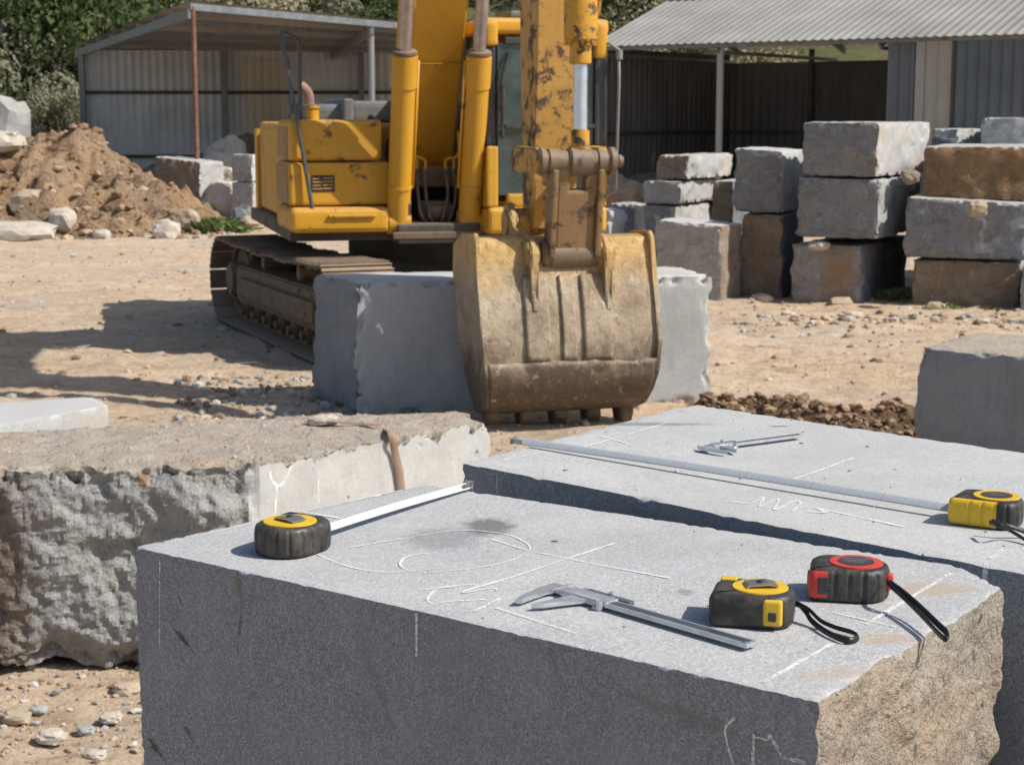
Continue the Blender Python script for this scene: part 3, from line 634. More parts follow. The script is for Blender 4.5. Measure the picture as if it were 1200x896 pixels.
cm = [plain('clod_brown', (.26, .165, .10), .95, nz=.3, sc=9), plain('clod_dark', (.17, .105, .065), .95, nz=.3, sc=9), plain('clod_tan', (.38, .26, .165), .95, nz=.3, sc=9)]
def r4():
    x = random.uniform(1.2, 3.5); return x, 11.5 - .45 * (x - 1.3) + .12 * math.sin(x * 5) + random.gauss(0, .22), .008 + .04 * random.random() ** 3
gravel('earth_clods', 1600, r4, cm, 'earth clods covering the turned ridge behind the second block', lambda x, y: max(hb(x, y), gh(x, y)))
def r5():
    return random.uniform(-13, -5), random.uniform(28.8, 34), .02 + .10 * random.random() ** 6
gravel('earth_clods', 2600, r5, [cm[0], M_mound, cm[2], gm[0]], 'clods and stones on the slope of the earth mound', lambda x, y: max(hm(x, y), 0))
def r6():
    y = 7.5 + 22 * random.random() ** 1.5; return random.uniform(-.33, .33) * y, y, .006 + .03 * random.random() ** 5
gravel('dirt_crumbs', 5000, r6, [M_dirt, gm[0], cm[2]], 'small dirt crumbs on the yard ground')
def r7():
    t = random.random(); y = 6.1 + 1.0 * random.random(); return -2.3 + 2.1 * t, y, .002 + .009 * random.random() ** 3
def z7(x, y):
    h, n_, _, _ = lv.ray_cast(Vector((x, y, 2)) - fl.location, Vector((0, 0, -1))); return h.z + fl.location.z if h is not None and h.z > .5 else -1
gravel('grit', 500, r7, [gm[0], gm[2], cm[2]], 'brown grit and crumbs lying on the big rough stone', z7)
def topz(bv, ob):
    def f(x, y):
        h, n_, _, _ = bv.ray_cast(Vector((x, y, 3)) - ob.location, Vector((0, 0, -1))); return h.z + ob.location.z if h is not None and h.z > 1 else -1
    return f
def r8(): return random.uniform(-.4, .5), random.uniform(1.35, 2.2), .0004 + .0016 * random.random() ** 4
gravel('grit', 420, r8, [gm[1], gm[3], gm[2]], 'tiny stone crumbs on top of the foreground block', topz(near_v, near_b))
def r9(): return random.uniform(-.1, 1.1), random.uniform(1.75, 2.9), .0005 + .003 * random.random() ** 5
gravel('grit', 420, r9, [gm[1], gm[3], gm[2]], 'tiny stone crumbs on top of the second block', topz(sec_v, sec_b))
# ------------------------------------------------------------------ excavator
YEL = (.64, .33, .018)
M_yel = paint('yellow_paint', YEL, .35, .45, dust=.28)
M_yelw = paint('yellow_paint_worn', (.60, .31, .03), .85, .5, (.07, .045, .03), .2, 1.6)
M_yelarm = paint('yellow_paint_arm', (.55, .31, .07), .85, .5, (.09, .055, .035), .22, 1.3)
M_dark = paint('dark_frame', (.045, .042, .04), .2, .6, (.12, .09, .06), .4)
M_grime = paint('grimy_steel', (.15, .10, .065), .5, .65, (.05, .035, .025), .5, 2)
M_link = paint('link_paint', (.26, .155, .065), .9, .55, (.07, .045, .03), .35, 2.5)
M_pin = paint('pin_steel', (.20, .14, .09), .5, .45, (.06, .045, .035), .35, 3)
M_chrome = plain('chrome_rod_sky_tint', (.60, .72, .86), .30, .8, .06, 20, .03)  # light blue of the reflected sky is put into the base colour
M_rodb = plain('dull_rod', (.42, .36, .33), .35, .7, .2, 12, .05)
M_black = plain('black_rubber', (.02, .02, .021), .6, 0, .2, 30, dust=.15)
M_greyc = plain('grey_cover', (.14, .155, .165), .6, 0, .15, 8, dust=.3)
s = NT('cab_glass'); M_glass = s.fin(s.mix(s.ramp(s.noise(s.obj(False), 5, 5, .7), .4, .7), (.03, .055, .06), (.10, .15, .15)), s.ramp(s.noise(s.obj(False), 9, 5, .7), .3, .7, .06, .28), 0, Alpha=.6, Specular_IOR_Level=.9)
M_track = paint('track_steel', (.17, .125, .09), .5, .7, (.07, .05, .035), .65, 2)
s = NT('bucket_steel'); v = s.obj(False); z = s.sep(v, 2)
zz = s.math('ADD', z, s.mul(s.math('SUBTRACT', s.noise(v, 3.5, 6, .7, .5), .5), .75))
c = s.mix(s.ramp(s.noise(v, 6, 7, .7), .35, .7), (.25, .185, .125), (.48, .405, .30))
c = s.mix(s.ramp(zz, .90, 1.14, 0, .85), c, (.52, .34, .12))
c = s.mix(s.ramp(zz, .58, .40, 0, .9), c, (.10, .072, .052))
c = s.mix(s.ramp(s.noise(s.scale(v, (1, 1, .4)), 11, 7, .75), .5, .7, 0, .75), c, (.17, .12, .08))
c = s.mix(s.ramp(s.noise(s.scale(v, (1, 1, .3)), 30, 6, .75), .55, .68, 0, .75), c, (.11, .08, .055)); c = s.mix(s.ramp(s.noise(v, 22, 5, .7), .58, .70, 0, .7), c, (.56, .51, .44))
nb = s.bump(s.noise(v, 7, 7, .7), .5, .03); nb = s.bump(s.noise(v, 60, 4), .3, .005, nb)
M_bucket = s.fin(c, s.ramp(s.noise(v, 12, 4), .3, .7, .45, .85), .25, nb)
TH = R(14.0)
ex = empty('excavator', (-.90, 15.9, 0), 'yellow crawler excavator with its arm down and bucket on the ground before the camera', 'excavator', TH)
LX = .0
def b_(*a, **k): return MB().box(*a, **k)
# tracks (turned against the upper body)
TM = Matrix.Rotation(R(9), 4, 'Z')
def track(side):
    xc = side * 1.16; w = .30; r = .40; hl = 1.68; zc = r + .03
    path = []; N = 46; per = 4 * hl + 2 * math.pi * r
    for i in range(N):
        d = per * i / N
        if d < 2 * hl: y = -hl + d; z = zc + r; ang = 0
        elif d < 2 * hl + math.pi * r: a_ = (d - 2 * hl) / r; y = hl + r * math.sin(a_); z = zc + r * math.cos(a_); ang = a_
        elif d < 4 * hl + math.pi * r: y = hl - (d - 2 * hl - math.pi * r); z = zc - r; ang = math.pi
        else: a_ = (d - 4 * hl - math.pi * r) / r; y = -hl - r * math.sin(a_); z = zc - r * math.cos(a_); ang = math.pi + a_
        if ang == 0: z -= .035 * math.sin(math.pi * (y + hl) / (2 * hl)) * (1 + .4 * math.sin(y * 7))
        path.append((y, z, ang))
    m = MB(); L = per / N
    for (y, z, an) in path:
        Mx = TM @ Matrix.Translation((xc, y, z)) @ Matrix.Rotation(-an, 4, 'X')
        m.box(-w, w, -L * .47, L * .47, -.012, .010, .004, 1, Mx); 
        for gy in (-.36, 0, .36): m.box(-w, w, gy * L - .007, gy * L + .007, .008, .032, 0, 1, Mx)
        for gx in (-.07, .07): m.box(gx - .02, gx + .02, -L * .5, L * .5, -.075, -.014, .006, 1, Mx)
    t = m.build('track', M_track, ex)
    m = MB(); 
    m.prism([(-hl + .05, zc + .16), (hl - .2, zc + .16), (hl - .05, zc + .02), (hl - .2, zc - .2), (-hl + .2, zc - .2), (-hl - .1, zc)], 'x', xc - .17, xc + .17, .02, TM)
    m.box(xc - .24, xc + .24, -hl + .35, hl - .45, zc - .12, zc + .06, .02, 2, TM)
    m.build('track_frame', M_grime, t)
    for nm, y in (('idler_wheel', -hl), ('sprocket', hl)):
        m = MB(); rr = r - .08
        m.cyl(TM @ Vector((xc - .06, y, zc)), TM @ Vector((xc + .06, y, zc)), rr, seg=32, bev=.02); m.cyl(TM @ Vector((xc - .2, y, zc)), TM @ Vector((xc + .2, y, zc)), .17, seg=24, bev=.02)
        if nm == 'sprocket':
            for k in range(16):
                a_ = k * math.pi / 8; m.box(-.04, .04, -.03, .03, rr - .02, rr + .05, .01, 1, TM @ Matrix.Translation((xc, y, zc)) @ Matrix.Rotation(a_, 4, 'X'))
        m.build(nm, M_grime, t)
    for k in range(7):
        y = -hl + .42 + k * .42; m = MB(); m.cyl(TM @ Vector((xc - .15, y, zc - .27)), TM @ Vector((xc + .15, y, zc - .27)), .085, seg=16, bev=.01); m.cyl(TM @ Vector((xc - .2, y, zc - .27)), TM @ Vector((xc + .2, y, zc - .27)), .04, seg=12); m.build('roller', M_grime, t)
    for y in (-.6, .6):
        m = MB(); m.cyl(TM @ Vector((xc - .14, y, zc + .25)), TM @ Vector((xc + .14, y, zc + .25)), .07, seg=16, bev=.01); m.build('top_roller', M_grime, t)
track(-1); track(1)
m = MB(); m.prism([(-.75, .35), (-.55, .75), (.55, .75), (.75, .35)], 'x', -.95, .95, .03, TM); m.box(-1.0, 1.0, -1.05, -.75, .32, .62, .03, 2, TM); m.box(-1.0, 1.0, .75, 1.05, .32, .62, .03, 2, TM); m.build('chassis', M_dark, ex)
m = MB(); m.cyl((0, 0, .72), (0, 0, .98), .62, seg=40, bev=.02); m.build('slew_ring', M_dark, ex)
# upper frame
m = MB(); m.box(-1.3, 1.22, -1.2, 2.3, .98, 1.10, .02); m.box(-.42, .30, -1.42, 1.0, .96, 1.13, .02); m.build('deck_frame', M_dark, ex)
# storage side (image left)
m = MB(); m.box(-1.32, -.47, -1.40, -.35, 1.06, 1.275, .07, 4); m.box(-1.0, -.6, -1.43, -1.38, 1.19, 1.215, .01); m.build('step_box', M_yel, ex)
m = MB(); m.box(-1.31, -.44, -1.30, -.38, 1.285, 1.645, .035, 3); m.build('tool_box', M_yel, ex)
m = MB(); m.box(-1.30, -.52, -1.285, -.4, 1.655, 2.0, .05, 4); m.build('fuel_tank', M_yel, ex)
m = MB(); m.box(-1.325, -1.26, -1.22, -.42, 1.30, 1.62, .02, 2); m.box(-1.315, -1.25, -1.15, -.45, 1.67, 1.94, .02, 2); m.build('side_panel', paint('side_panel_shaded', (.36, .22, .09), .5, .6, (.14, .1, .07), .4), ex)  # shade of this side put into the brown base, with dust over it
# decal
m = MB(); m.box(-1.13, -.93, -1.306, -1.299, 1.40, 1.54, .002, 1); dc = m.build('warning_label', plain('label_dark', (.05, .035, .02), .5, nz=.3, sc=60), ex)
m = MB()
for k, zz_ in enumerate((1.515, 1.487, 1.459, 1.431)): m.box(-1.118, -1.05 + .015 * (k % 2), -1.310, -1.307, zz_ - .009, zz_, 0); m.box(-1.03, -.945, -1.310, -1.307, zz_ - .006, zz_ + .003, 0)
m.build('label_text', plain('label_yel', (.5, .3, .08), .5), dc)
# engine hood / counterweight
m = MB(); m.box(-1.23, 1.22, -.36, 1.9, 1.10, 1.97, .07, 3); m.build('engine_hood', M_yel, ex)
m = MB(); m.prism([(-1.25, 1.92), (1.2, 1.92), (1.22, 2.3), (.9, 2.62), (-.95, 2.62), (-1.25, 2.3)], 'z', .95, 1.98, .07); m.build('counterweight', M_yel, ex)
m = MB(); m.box(-.95, -.60, .1, 1.2, 1.97, 2.14, .06, 3); m.box(-.60, .20, .0, 1.3, 1.97, 2.17, .06, 3); m.box(-.66, -.56, -.02, 1.25, 1.97, 2.19, .03, 3); m.build('hood_cover', M_greyc, ex)
m = MB(); m.tube([(-.80, 1.3, 1.97), (-.80, 1.3, 2.18), (-.82, 1.3, 2.27), (-.88, 1.32, 2.33)], .05, 14); m.build('exhaust_pipe', plain('exhaust', (.36, .22, .17), .8, .3, .3, 10), ex)
m = MB(); m.cyl((-1.06, -.95, 1.99), (-1.06, -.95, 2.09), .055, seg=20, bev=.01); m.cyl((-1.06, -.95, 2.085), (-1.06, -.95, 2.12), .065, seg=20, bev=.01); m.build('filler_cap', M_yel, ex)
m = MB()
m.tube([(-1.13, -1.36, 1.26), (-1.20, -1.33, 1.75), (-1.28, -1.30, 2.25), (-1.35, -1.28, 2.66), (-1.345, -1.27, 2.70), (-1.31, -1.22, 2.715), (-1.20, -1.0, 2.69), (-1.165, -.95, 2.66), (-1.16, -.93, 2.6), (-1.16, -.9, 2.35), (-1.16, -.9, 2.0)], .017, 10, smooth=False); m.cyl((-1.29, -1.32, 2.12), (-1.15, -.92, 2.1), .013); m.box(-1.3, -1.2, -1.31, -1.2, 2.05, 2.13, .01); m.build('handrail', plain('rail_paint', (.07, .085, .10), .4, .1, .2, 20), ex)
# boom foot zone
for sx in (-.32, .21):
    m = MB(); m.prism([(-1.35, 1.1), (-1.42, 1.3), (-1.25, 1.42), (-.9, 1.4), (-.75, 1.80), (-.45, 1.85), (-.2, 1.5), (-.1, 1.1)], 'x', sx - .02, sx + .02, .008); m.build('boom_bracket', M_grime, ex)
m = MB(); m.box(-.27, .23, -.55, -.45, 1.1, 1.6, .01); m.box(-.50, .5, -.34, -.3, 1.1, 1.9, 0); m.build('swing_motor_cover', M_dark, ex)
m = MB(); m.box(-.45, -.40, -1.36, -1.28, 1.08, 1.78, .01); m.box(.24, .29, -1.38, -1.30, 1.1, 1.5, .01); m.box(-.46, .3, -1.43, -1.36, 1.0, 1.06, .01); m.build('front_bracket', M_grime, ex)
# valve block and hoses
m = MB(); m.box(-.20, .16, -1.0, -.7, 1.42, 1.60, .02); m.box(-.15, .12, -1.1, -.8, 1.12, 1.3, .03); m.cyl((-.1, -1.12, 1.2), (.1, -1.12, 1.2), .07); m.build('valve_block', M_grime, ex)
for i, (hx, tx) in enumerate(((-.21, -.30), (-.14, -.30), (.05, .15), (.12, .15))):
    m = MB(); m.tube([(tx, -1.22, 1.9), (tx + .01, -1.2, 1.70 + .03 * (i % 2)), (hx, -1.18, 1.66), (hx, -1.18, 1.56)], .013, 8); pp = m.build('hydraulic_pipe', M_yel, ex)
    m = MB(); m.cyl((hx, -1.18, 1.53), (hx, -1.18, 1.58), .02, seg=6); m.tube([(hx, -1.18, 1.54), (hx + .01, -1.2, 1.35), (hx + .04 * (1 - 2 * (i // 2)), -1.22, 1.17), (hx * .4, -1.15, 1.13), (hx * .3, -1.0, 1.18)], .016, 8); m.build('hydraulic_hose', plain('hose', (.07, .068, .066), .6, dust=.4), pp)
m = MB(); m.tube([(-.50, -.5, 1.95), (-.52, -.7, 2.02), (-.50, -.9, 1.9), (-.46, -1.05, 1.6), (-.43, -1.15, 1.25)], .022, 10); m.build('hydraulic_hose', M_black, ex)
# boom lift cylinders
for sx in (-.395, .225):
    a0 = Vector((sx, -1.30, 1.14)); a1 = Vector((sx * 1.0, -2.22, 4.35)); dr = (a1 - a0).normalized(); k = 1.44
    m = MB(); m.cyl(a0, a0 + dr * k, .098, seg=28, bev=.01); m.cyl(a0 + dr * (k - .28), a0 + dr * k, .108, seg=28, bev=.01)
    m.cyl(a0 + dr * .3, a0 + dr * .33, .106, seg=28, bev=.004)
    m.cyl(a0 + Vector((-.1, 0, 0)), a0 + Vector((.1, 0, 0)), .10, seg=24, bev=.01)
    cy = m.build('boom_cylinder', M_yel, ex)
    m = MB(); m.cyl(a0 + dr * k, a0 + dr * (k + .035), .104, seg=28, bev=.008); m.build('cylinder_head', M_grime, cy)
    m = MB(); m.cyl(a0 + dr * k, a1, .055, seg=24); m.build('cylinder_rod', M_rodb, cy)
    m = MB(); m.cyl(a0 + dr * .3 + Vector((.115 * (1 if sx < 0 else -1), 0, 0)), a0 + dr * (k - .05) + Vector((.115 * (1 if sx < 0 else -1), 0, 0)), .012, seg=8); m.build('cylinder_pipe', M_yel, cy)
# boom: (y,z) side profile, forward is -y
bp = [(-.42, 1.46), (-.22, 1.60), (-.30, 1.95), (-.75, 3.1), (-1.45, 4.55), (-1.9, 4.85), (-3.0, 4.95), (-4.45, 4.62), (-4.62, 4.40), (-4.45, 4.22), (-3.2, 4.35), (-2.35, 4.25), (-1.95, 3.95), (-1.42, 2.9), (-.78, 1.62), (-.62, 1.46)]
m = MB(); m.prism(bp, 'x', -.265, .19, .012); m.cyl((-.27, -.5, 1.6), (.29, -.5, 1.6), .11, seg=24, bev=.01); m.cyl((-.5, -2.22, 4.35), (.33, -2.22, 4.35), .08, seg=20); bo = m.build('boom', M_yel, ex)
m = MB(); m.box(-.25, .175, -.012, .012, -.004, .004, 0, 1, Matrix.Translation((0, -1.225, 2.46)) @ Matrix.Rotation(R(-63), 4, 'X')); m.build('weld_seam', M_yelw, bo)
# stick cylinder over the boom
m = MB(); m.cyl((.01, -2.2, 5.05), (.01, -3.6, 5.2), .1, seg=24, bev=.01); sc_ = m.build('stick_cylinder', M_yel, ex)
m = MB(); m.cyl((.01, -3.6, 5.2), (.01, -4.45, 5.28), .05, seg=20); m.build('cylinder_rod', M_chrome, sc_)
# stick (arm)
ap = [(-4.28, 5.35), (-4.62, 5.38), (-4.92, 4.9), (-5.0, 4.3), (-4.93, 3.2), (-4.86, 2.2), (-4.78, 1.6), (-4.72, 1.28), (-4.62, 1.2), (-4.5, 1.26), (-4.46, 1.6), (-4.42, 2.4), (-4.32, 4.0), (-4.25, 4.7)]
m = MB(); m.prism(ap, 'x', -.115, .175, .012); m.cyl((-.20, -4.6, 1.32), (.20, -4.6, 1.32), .10, seg=24, bev=.01); st_ = m.build('stick', M_yelarm, ex)
# bucket cylinder (in front of the stick)
A_ = Vector((.06, -5.25, 1.74)); Bt = Vector((.035, -5.32, 4.9)); dr = (Bt - A_).normalized()
m = MB(); z0 = .88; m.cyl(A_ + dr * z0, A_ + dr * 3.0, .085, seg=28, bev=.01); m.cyl(A_ + dr * (z0 - .14), A_ + dr * (z0 + .12), .105, seg=28, bev=.012)
for k in range(14):
    an = k * math.pi / 7; m.cyl(A_ + dr * (z0 - .165) + Vector((math.cos(an) * .088, math.sin(an) * .088, 0)), A_ + dr * (z0 - .12) + Vector((math.cos(an) * .088, math.sin(an) * .088, 0)), .016, seg=6)
m.cyl(A_ + dr * (z0 - .28), A_ + dr * (z0 - .14), .068, seg=24, bev=.008)
bc = m.build('bucket_cylinder', M_yelw, ex)
m = MB(); m.cyl(A_ + dr * .06, A_ + dr * (z0 - .2), .044, seg=24); m.build('cylinder_rod', M_chrome, bc)
m = MB(); m.cyl(A_, A_ + dr * .2, .058, seg=20, bev=.01); m.build('rod_eye', M_yelw, bc)
m = MB(); m.tube([A_ + dr * 1.0 + Vector((.11, .02, -.12)), A_ + dr * 1.0 + Vector((.13, .03, 0)), A_ + dr * 1.05 + Vector((.13, .03, .2)), A_ + dr * 2.6 + Vector((.12, .03, 0))], .016, 8, smooth=False); m.build('cylinder_pipe', M_yelw, bc)
# power link: pin, side links, bucket link
m = MB(); m.cyl((-.19, -5.25, 1.74), (.29, -5.25, 1.74), .068, seg=28, bev=.012)
for (xa, xb, rr) in ((-.215, -.17, .088), (-.16, -.08, .08), (-.02, .13, .092), (.16, .22, .08), (.24, .29, .088), (.3, .34, .04)): m.cyl((xa, -5.25, 1.74), (xb, -5.25, 1.74), rr, seg=28, bev=.01)
m.build('link_pin', M_pin, ex)
for sx in (-.205, .215):
    m = MB(); m.prism([(-4.66, 1.66), (-4.60, 1.74), (-4.66, 1.83), (-5.25, 1.825), (-5.32, 1.74), (-5.25, 1.665)], 'x', sx - .03, sx + .03, .012); m.build('side_link', M_yelarm, ex)
m = MB(); m.cyl((-.24, -4.68, 1.74), (.25, -4.68, 1.74), .055, seg=20, bev=.01); m.build('stick_pin', M_grime, ex)
# bucket link
m = MB()
def blk(x0, x1, z0, z1): m.box(x0, x1, -.06, .05, z0, z1, .02, 2, Matrix.Translation((.03, -5.15, 1.15)) @ Matrix.Rotation(R(9), 4, 'X'))
blk(-.125, .135, .02, .42); blk(-.125, -.04, .38, .58); blk(.06, .165, .38, .58)
m.box(-.165, -.125, -.09, .07, .0, .56, .012, 2, Matrix.Translation((.03, -5.15, 1.15)) @ Matrix.Rotation(R(9), 4, 'X')); m.box(.135, .175, -.09, .07, .0, .56, .012, 2, Matrix.Translation((.03, -5.15, 1.15)) @ Matrix.Rotation(R(9), 4, 'X'))
m.build('bucket_link', M_link, ex)
m = MB(); m.cyl((-.17, -5.13, 1.15), (.23, -5.13, 1.15), .088, seg=28, bev=.012); m.cyl((-.12, -5.13, 1.15), (.17, -5.13, 1.15), .098, seg=28, bev=.012); m.build('bucket_pin', M_pin, ex)
# bucket
BX = -.005; BW = .575
prof = [(-4.52, 1.16), (-4.75, 1.245), (-5.05, 1.26), (-5.12, 1.22), (-5.19, 1.02), (-5.27, .80), (-5.32, .6), (-5.32, .42), (-5.27, .29), (-5.17, .20), (-5.02, .14), (-4.84, .12)]
def smoothp(pts, n=4):
    q = []; N = len(pts)
    for i in range(N - 1):
        p0 = pts[max(0, i - 1)]; p1 = pts[i]; p2 = pts[i + 1]; p3 = pts[min(N - 1, i + 2)]
        for k in range(n):
            u = k / n; q.append(tuple(.5 * ((2 * p1[a]) + (p2[a] - p0[a]) * u + (2 * p0[a] - 5 * p1[a] + 4 * p2[a] - p3[a]) * u * u + (3 * p1[a] - p0[a] - 3 * p2[a] + p3[a]) * u ** 3) for a in (0, 1)))
    q.append(pts[-1]); return q
sp = smoothp(prof, 5); bm = bmesh.new(); NX = 60
def shell(x, i, off):
    y, z = sp[i]; a = sp[max(0, i - 1)]; b = sp[min(len(sp) - 1, i + 1)]; t = Vector((b[0] - a[0], b[1] - a[1])).normalized(); n = Vector((t.y, -t.x))
    if n.x > 0 and z < 1.1: n = -n
    q = Vector((x, y, z)); d = .012 * fbm(q, 4, 4) + .004 * fbm(q, 18, 3)
    return Vector((x, y + n.x * (off + d * (off >= 0)), z + n.y * (off + d * (off >= 0))))
# outward normal sign: profile runs top->front->bottom, outward is towards -y
def shell(x, i, off):
    y, z = sp[i]; a = sp[max(0, i - 1)]; b = sp[min(len(sp) - 1, i + 1)]; t = Vector((b[0] - a[0], b[1] - a[1])).normalized(); n = Vector((t.y, -t.x))
    # rotate so that n points away from bucket centre
    cdir = Vector((y + 4.85, z - .65))
    if n.dot(cdir) < 0: n = -n
    q = Vector((x, y, z)); d = (.007 * fbm(q, 3, 3) + .0035 * fbm(q, 16, 3)) if off >= 0 else 0
    return Vector((x, y + n.x * (off + d), z + n.y * (off + d)))
outer = [[bm.verts.new(shell(BX - BW + 2 * BW * j / NX, i, 0)) for j in range(NX + 1)] for i in range(len(sp))]
inner = [[bm.verts.new(shell(BX - BW + 2 * BW * j / NX, i, -.03)) for j in range(NX + 1)] for i in range(len(sp))]
for i in range(len(sp) - 1):
    for j in range(NX):
        f = bm.faces.new((outer[i][j], outer[i + 1][j], outer[i + 1][j + 1], outer[i][j + 1])); f.smooth = True
        f = bm.faces.new((inner[i][j], inner[i][j + 1], inner[i + 1][j + 1], inner[i + 1][j])); f.smooth = True
for i in (0, len(sp) - 1):
    for j in range(NX): bm.faces.new((outer[i][j], outer[i][j + 1], inner[i][j + 1], inner[i][j]))
for j in (0, NX):
    for i in range(len(sp) - 1): bm.faces.new((outer[i][j], outer[i + 1][j], inner[i + 1][j], inner[i][j]))
bmesh.ops.recalc_face_normals(bm, faces=bm.faces)
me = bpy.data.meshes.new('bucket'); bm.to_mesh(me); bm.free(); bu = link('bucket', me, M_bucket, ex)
# side plates
for sx, o_ in ((-1, 0), (1, 0)):
    x = BX + sx * (BW + .004)
    poly = [(-4.50, 1.18), (-4.75, 1.27), (-5.05, 1.285), (-5.11, 1.29), (-5.16, 1.25), (-5.22, 1.02), (-5.30, .8), (-5.35, .6), (-5.35, .41), (-5.29, .28), (-5.20, .18), (-5.02, .115), (-4.82, .10), (-4.72, .3), (-4.60, .7), (-4.48, 1.0)]
    m = MB(); m.prism(poly, 'x', x - .016, x + .016, .006); m.build('side_plate', M_bucket, bu)
# wear strips / lower wrapper
def strip(x0, x1, i0, i1, th, name, n=8, jag=0):
    bm = bmesh.new(); g1 = []; g0 = []
    for i in range(i0, i1 + 1):
        g1.append([bm.verts.new(shell(x0 + (x1 - x0) * j / n, i, th) + (Vector((0, 0, jag * fbm(Vector((x0 + (x1 - x0) * j / n, 3, 3)), 4, 3))) if i == i0 else Vector())) for j in range(n + 1)]); g0.append([bm.verts.new(shell(x0 + (x1 - x0) * j / n, i, .001) + (Vector((0, 0, jag * fbm(Vector((x0 + (x1 - x0) * j / n, 3, 3)), 4, 3))) if i == i0 else Vector())) for j in range(n + 1)])
    for a in range(len(g1) - 1):
        for j in range(n): f = bm.faces.new((g1[a][j], g1[a + 1][j], g1[a + 1][j + 1], g1[a][j + 1])); f.smooth = True
        for j in (0, n): bm.faces.new((g1[a][j], g1[a + 1][j], g0[a + 1][j], g0[a][j]))
    for a in (0, len(g1) - 1):
        for j in range(n): bm.faces.new((g1[a][j], g1[a][j + 1], g0[a][j + 1], g0[a][j]))
    bmesh.ops.recalc_face_normals(bm, faces=bm.faces)
    me = bpy.data.meshes.new(name); bm.to_mesh(me); bm.free(); return link(name, me, M_bucket, bu)
# taper towards the lip
def taper(o):
    for v_ in o.data.vertices:
        k = 1 - .13 * max(0, min(1, (.62 - v_.co.z) / .55)) ** 1.6; v_.co.x = BX + (v_.co.x - BX) * k
iz = {z_: min(range(len(sp)), key=lambda i: abs(sp[i][1] - z_) + (0 if sp[i][0] < -5.05 else 1)) for z_ in (1.0, .50, 1.02, .06)}
strip(BX - BW + .01, BX + BW - .01, iz[.50], len(sp) - 3, .026, 'wear_plate', 50, .02)
for (x0, x1) in ((-.30, -.14), (-.06, .03), (.03 + .05, .27)): strip(BX + x0, BX + x1, iz[1.0], iz[.50], .018, 'wear_strip')
# ears
for sx in (-.235, .25):
    m = MB(); m.prism([(-4.46, 1.14), (-4.47, 1.36), (-4.53, 1.44), (-4.62, 1.46), (-4.70, 1.40), (-4.78, 1.30), (-4.95, 1.28), (-5.08, 1.27), (-5.18, 1.26), (-5.26, 1.18), (-5.27, 1.06), (-5.27, .92), (-5.30, .80), (-5.22, .86), (-5.15, 1.1), (-4.8, 1.2)], 'x', sx - .024, sx + .024, .01)
    m.cyl((sx - .045, -5.13, 1.15), (sx + .045, -5.13, 1.15), .10, seg=28, bev=.01); m.cyl((sx - .04, -4.6, 1.32), (sx + .04, -4.6, 1.32), .09, seg=24, bev=.01)
    m.build('bucket_ear', M_bucket, bu)
for o_ in [bu] + [c_ for c_ in bu.children if c_.name.startswith(('side_', 'wear_'))]: taper(o_)
# teeth
for k in range(5):
    x = BX - .5 + k * .25; x *= .9; m = MB(); m.prism([(-5.06, .165), (-5.08, .09), (-5.00, .0), (-4.97, -.03), (-4.95, -.02), (-4.90, .05), (-4.84, .14)], 'x', x - .045, x + .045, .012); m.build('tooth', M_grime, bu)
# cab
CX0, CX1, CY0, CY1, CZ0, CZ1 = .315, 1.37, -1.62, .25, 1.04, 2.84
m = MB(); m.box(CX0, CX1, CY0, CY1, CZ0, 1.27, .06, 4); m.build('cab_step', M_yel, ex)
cab = MB(); cab.box(CX0 - .02, CX1 + .02, CY0 + .05, CY1, CZ1 - .14, CZ1, .07, 4)
cab.box(CX0, CX0 + .10, CY0 + .03, CY0 + .14, 1.27, 1.78, .02); cab.box(CX1 - .15, CX1, CY0 + .03, CY0 + .14, 1.27, 1.78, .02); cab.box(CX0 + .18, CX1 - .13, CY0 + .03, CY0 + .12, 1.27, 1.38, .02)
cab.box(CX0, CX0 + .05, CY0 + .1, CY1, 1.27, 1.62, .01); cab.box(CX1 - .05, CX1, CY0 + .1, CY1, 1.27, 1.62, .01); cab.box(CX0, CX1, CY1 - .05, CY1, 1.27, 2.0, .01)
cab.box(CX0 - .01, CX0 + .10, CY0 + .02, CY0 + .16, 2.6, CZ1 - .03, .04, 3); cab.box(CX1 - .12, CX1 + .0, CY0 + .02, CY0 + .16, 2.50, CZ1 - .03, .05, 3)
co = cab.build('cab', M_yel, ex)
PB = plain('pillar_black', (.03, .035, .042), .4, nz=.2, sc=10, dust=.15)
m = MB(); m.box(CX0 + .0, CX0 + .085, CY0 + .05, CY0 + .13, 1.78, 2.6, .02, 2); m.box(CX1 - .11, CX1, CY0 + .04, CY0 + .14, 1.78, 2.52, .02, 2); m.box(CX0 + .16, CX1 - .11, CY0 + .05, CY0 + .10, 2.62, 2.68, .01); m.box(CX0 + .16, CX1 - .11, CY0 + .04, CY0 + .10, 1.925, 1.96, .006)
m.box(CX0 + .09, CX0 + .105, CY0 + .045, CY0 + .1, 1.38, 2.66, .004); m.build('window_frame', PB, co)
for bx_ in ((CX0, CX0 + .07, -.8, -.7), (CX0, CX0 + .07, CY1 - .08, CY1), (CX1 - .07, CX1, CY1 - .08, CY1)): m = MB(); m.box(*bx_, 1.6, 2.72, .01); m.build('cab_pillar', PB, co)
m = MB(); m.box(CX0 + .08, CX1 - .12, CY0 + .075, CY0 + .085, 1.955, 2.63, 0); m.build('windshield', M_glass, co)
m = MB(); m.box(CX0 + .08, CX1 - .12, CY0 + .075, CY0 + .085, 1.37, 1.93, 0); m.build('lower_window', M_glass, co)
m = MB(); m.box(CX0 + .02, CX0 + .028, CY0 + .14, CY1 - .05, 1.6, 2.7, 0); m.build('side_window', M_glass, co)
m = MB(); m.box(CX1 - .028, CX1 - .02, CY0 + .14, CY1 - .05, 1.6, 2.7, 0); m.build('side_window', M_glass, co)
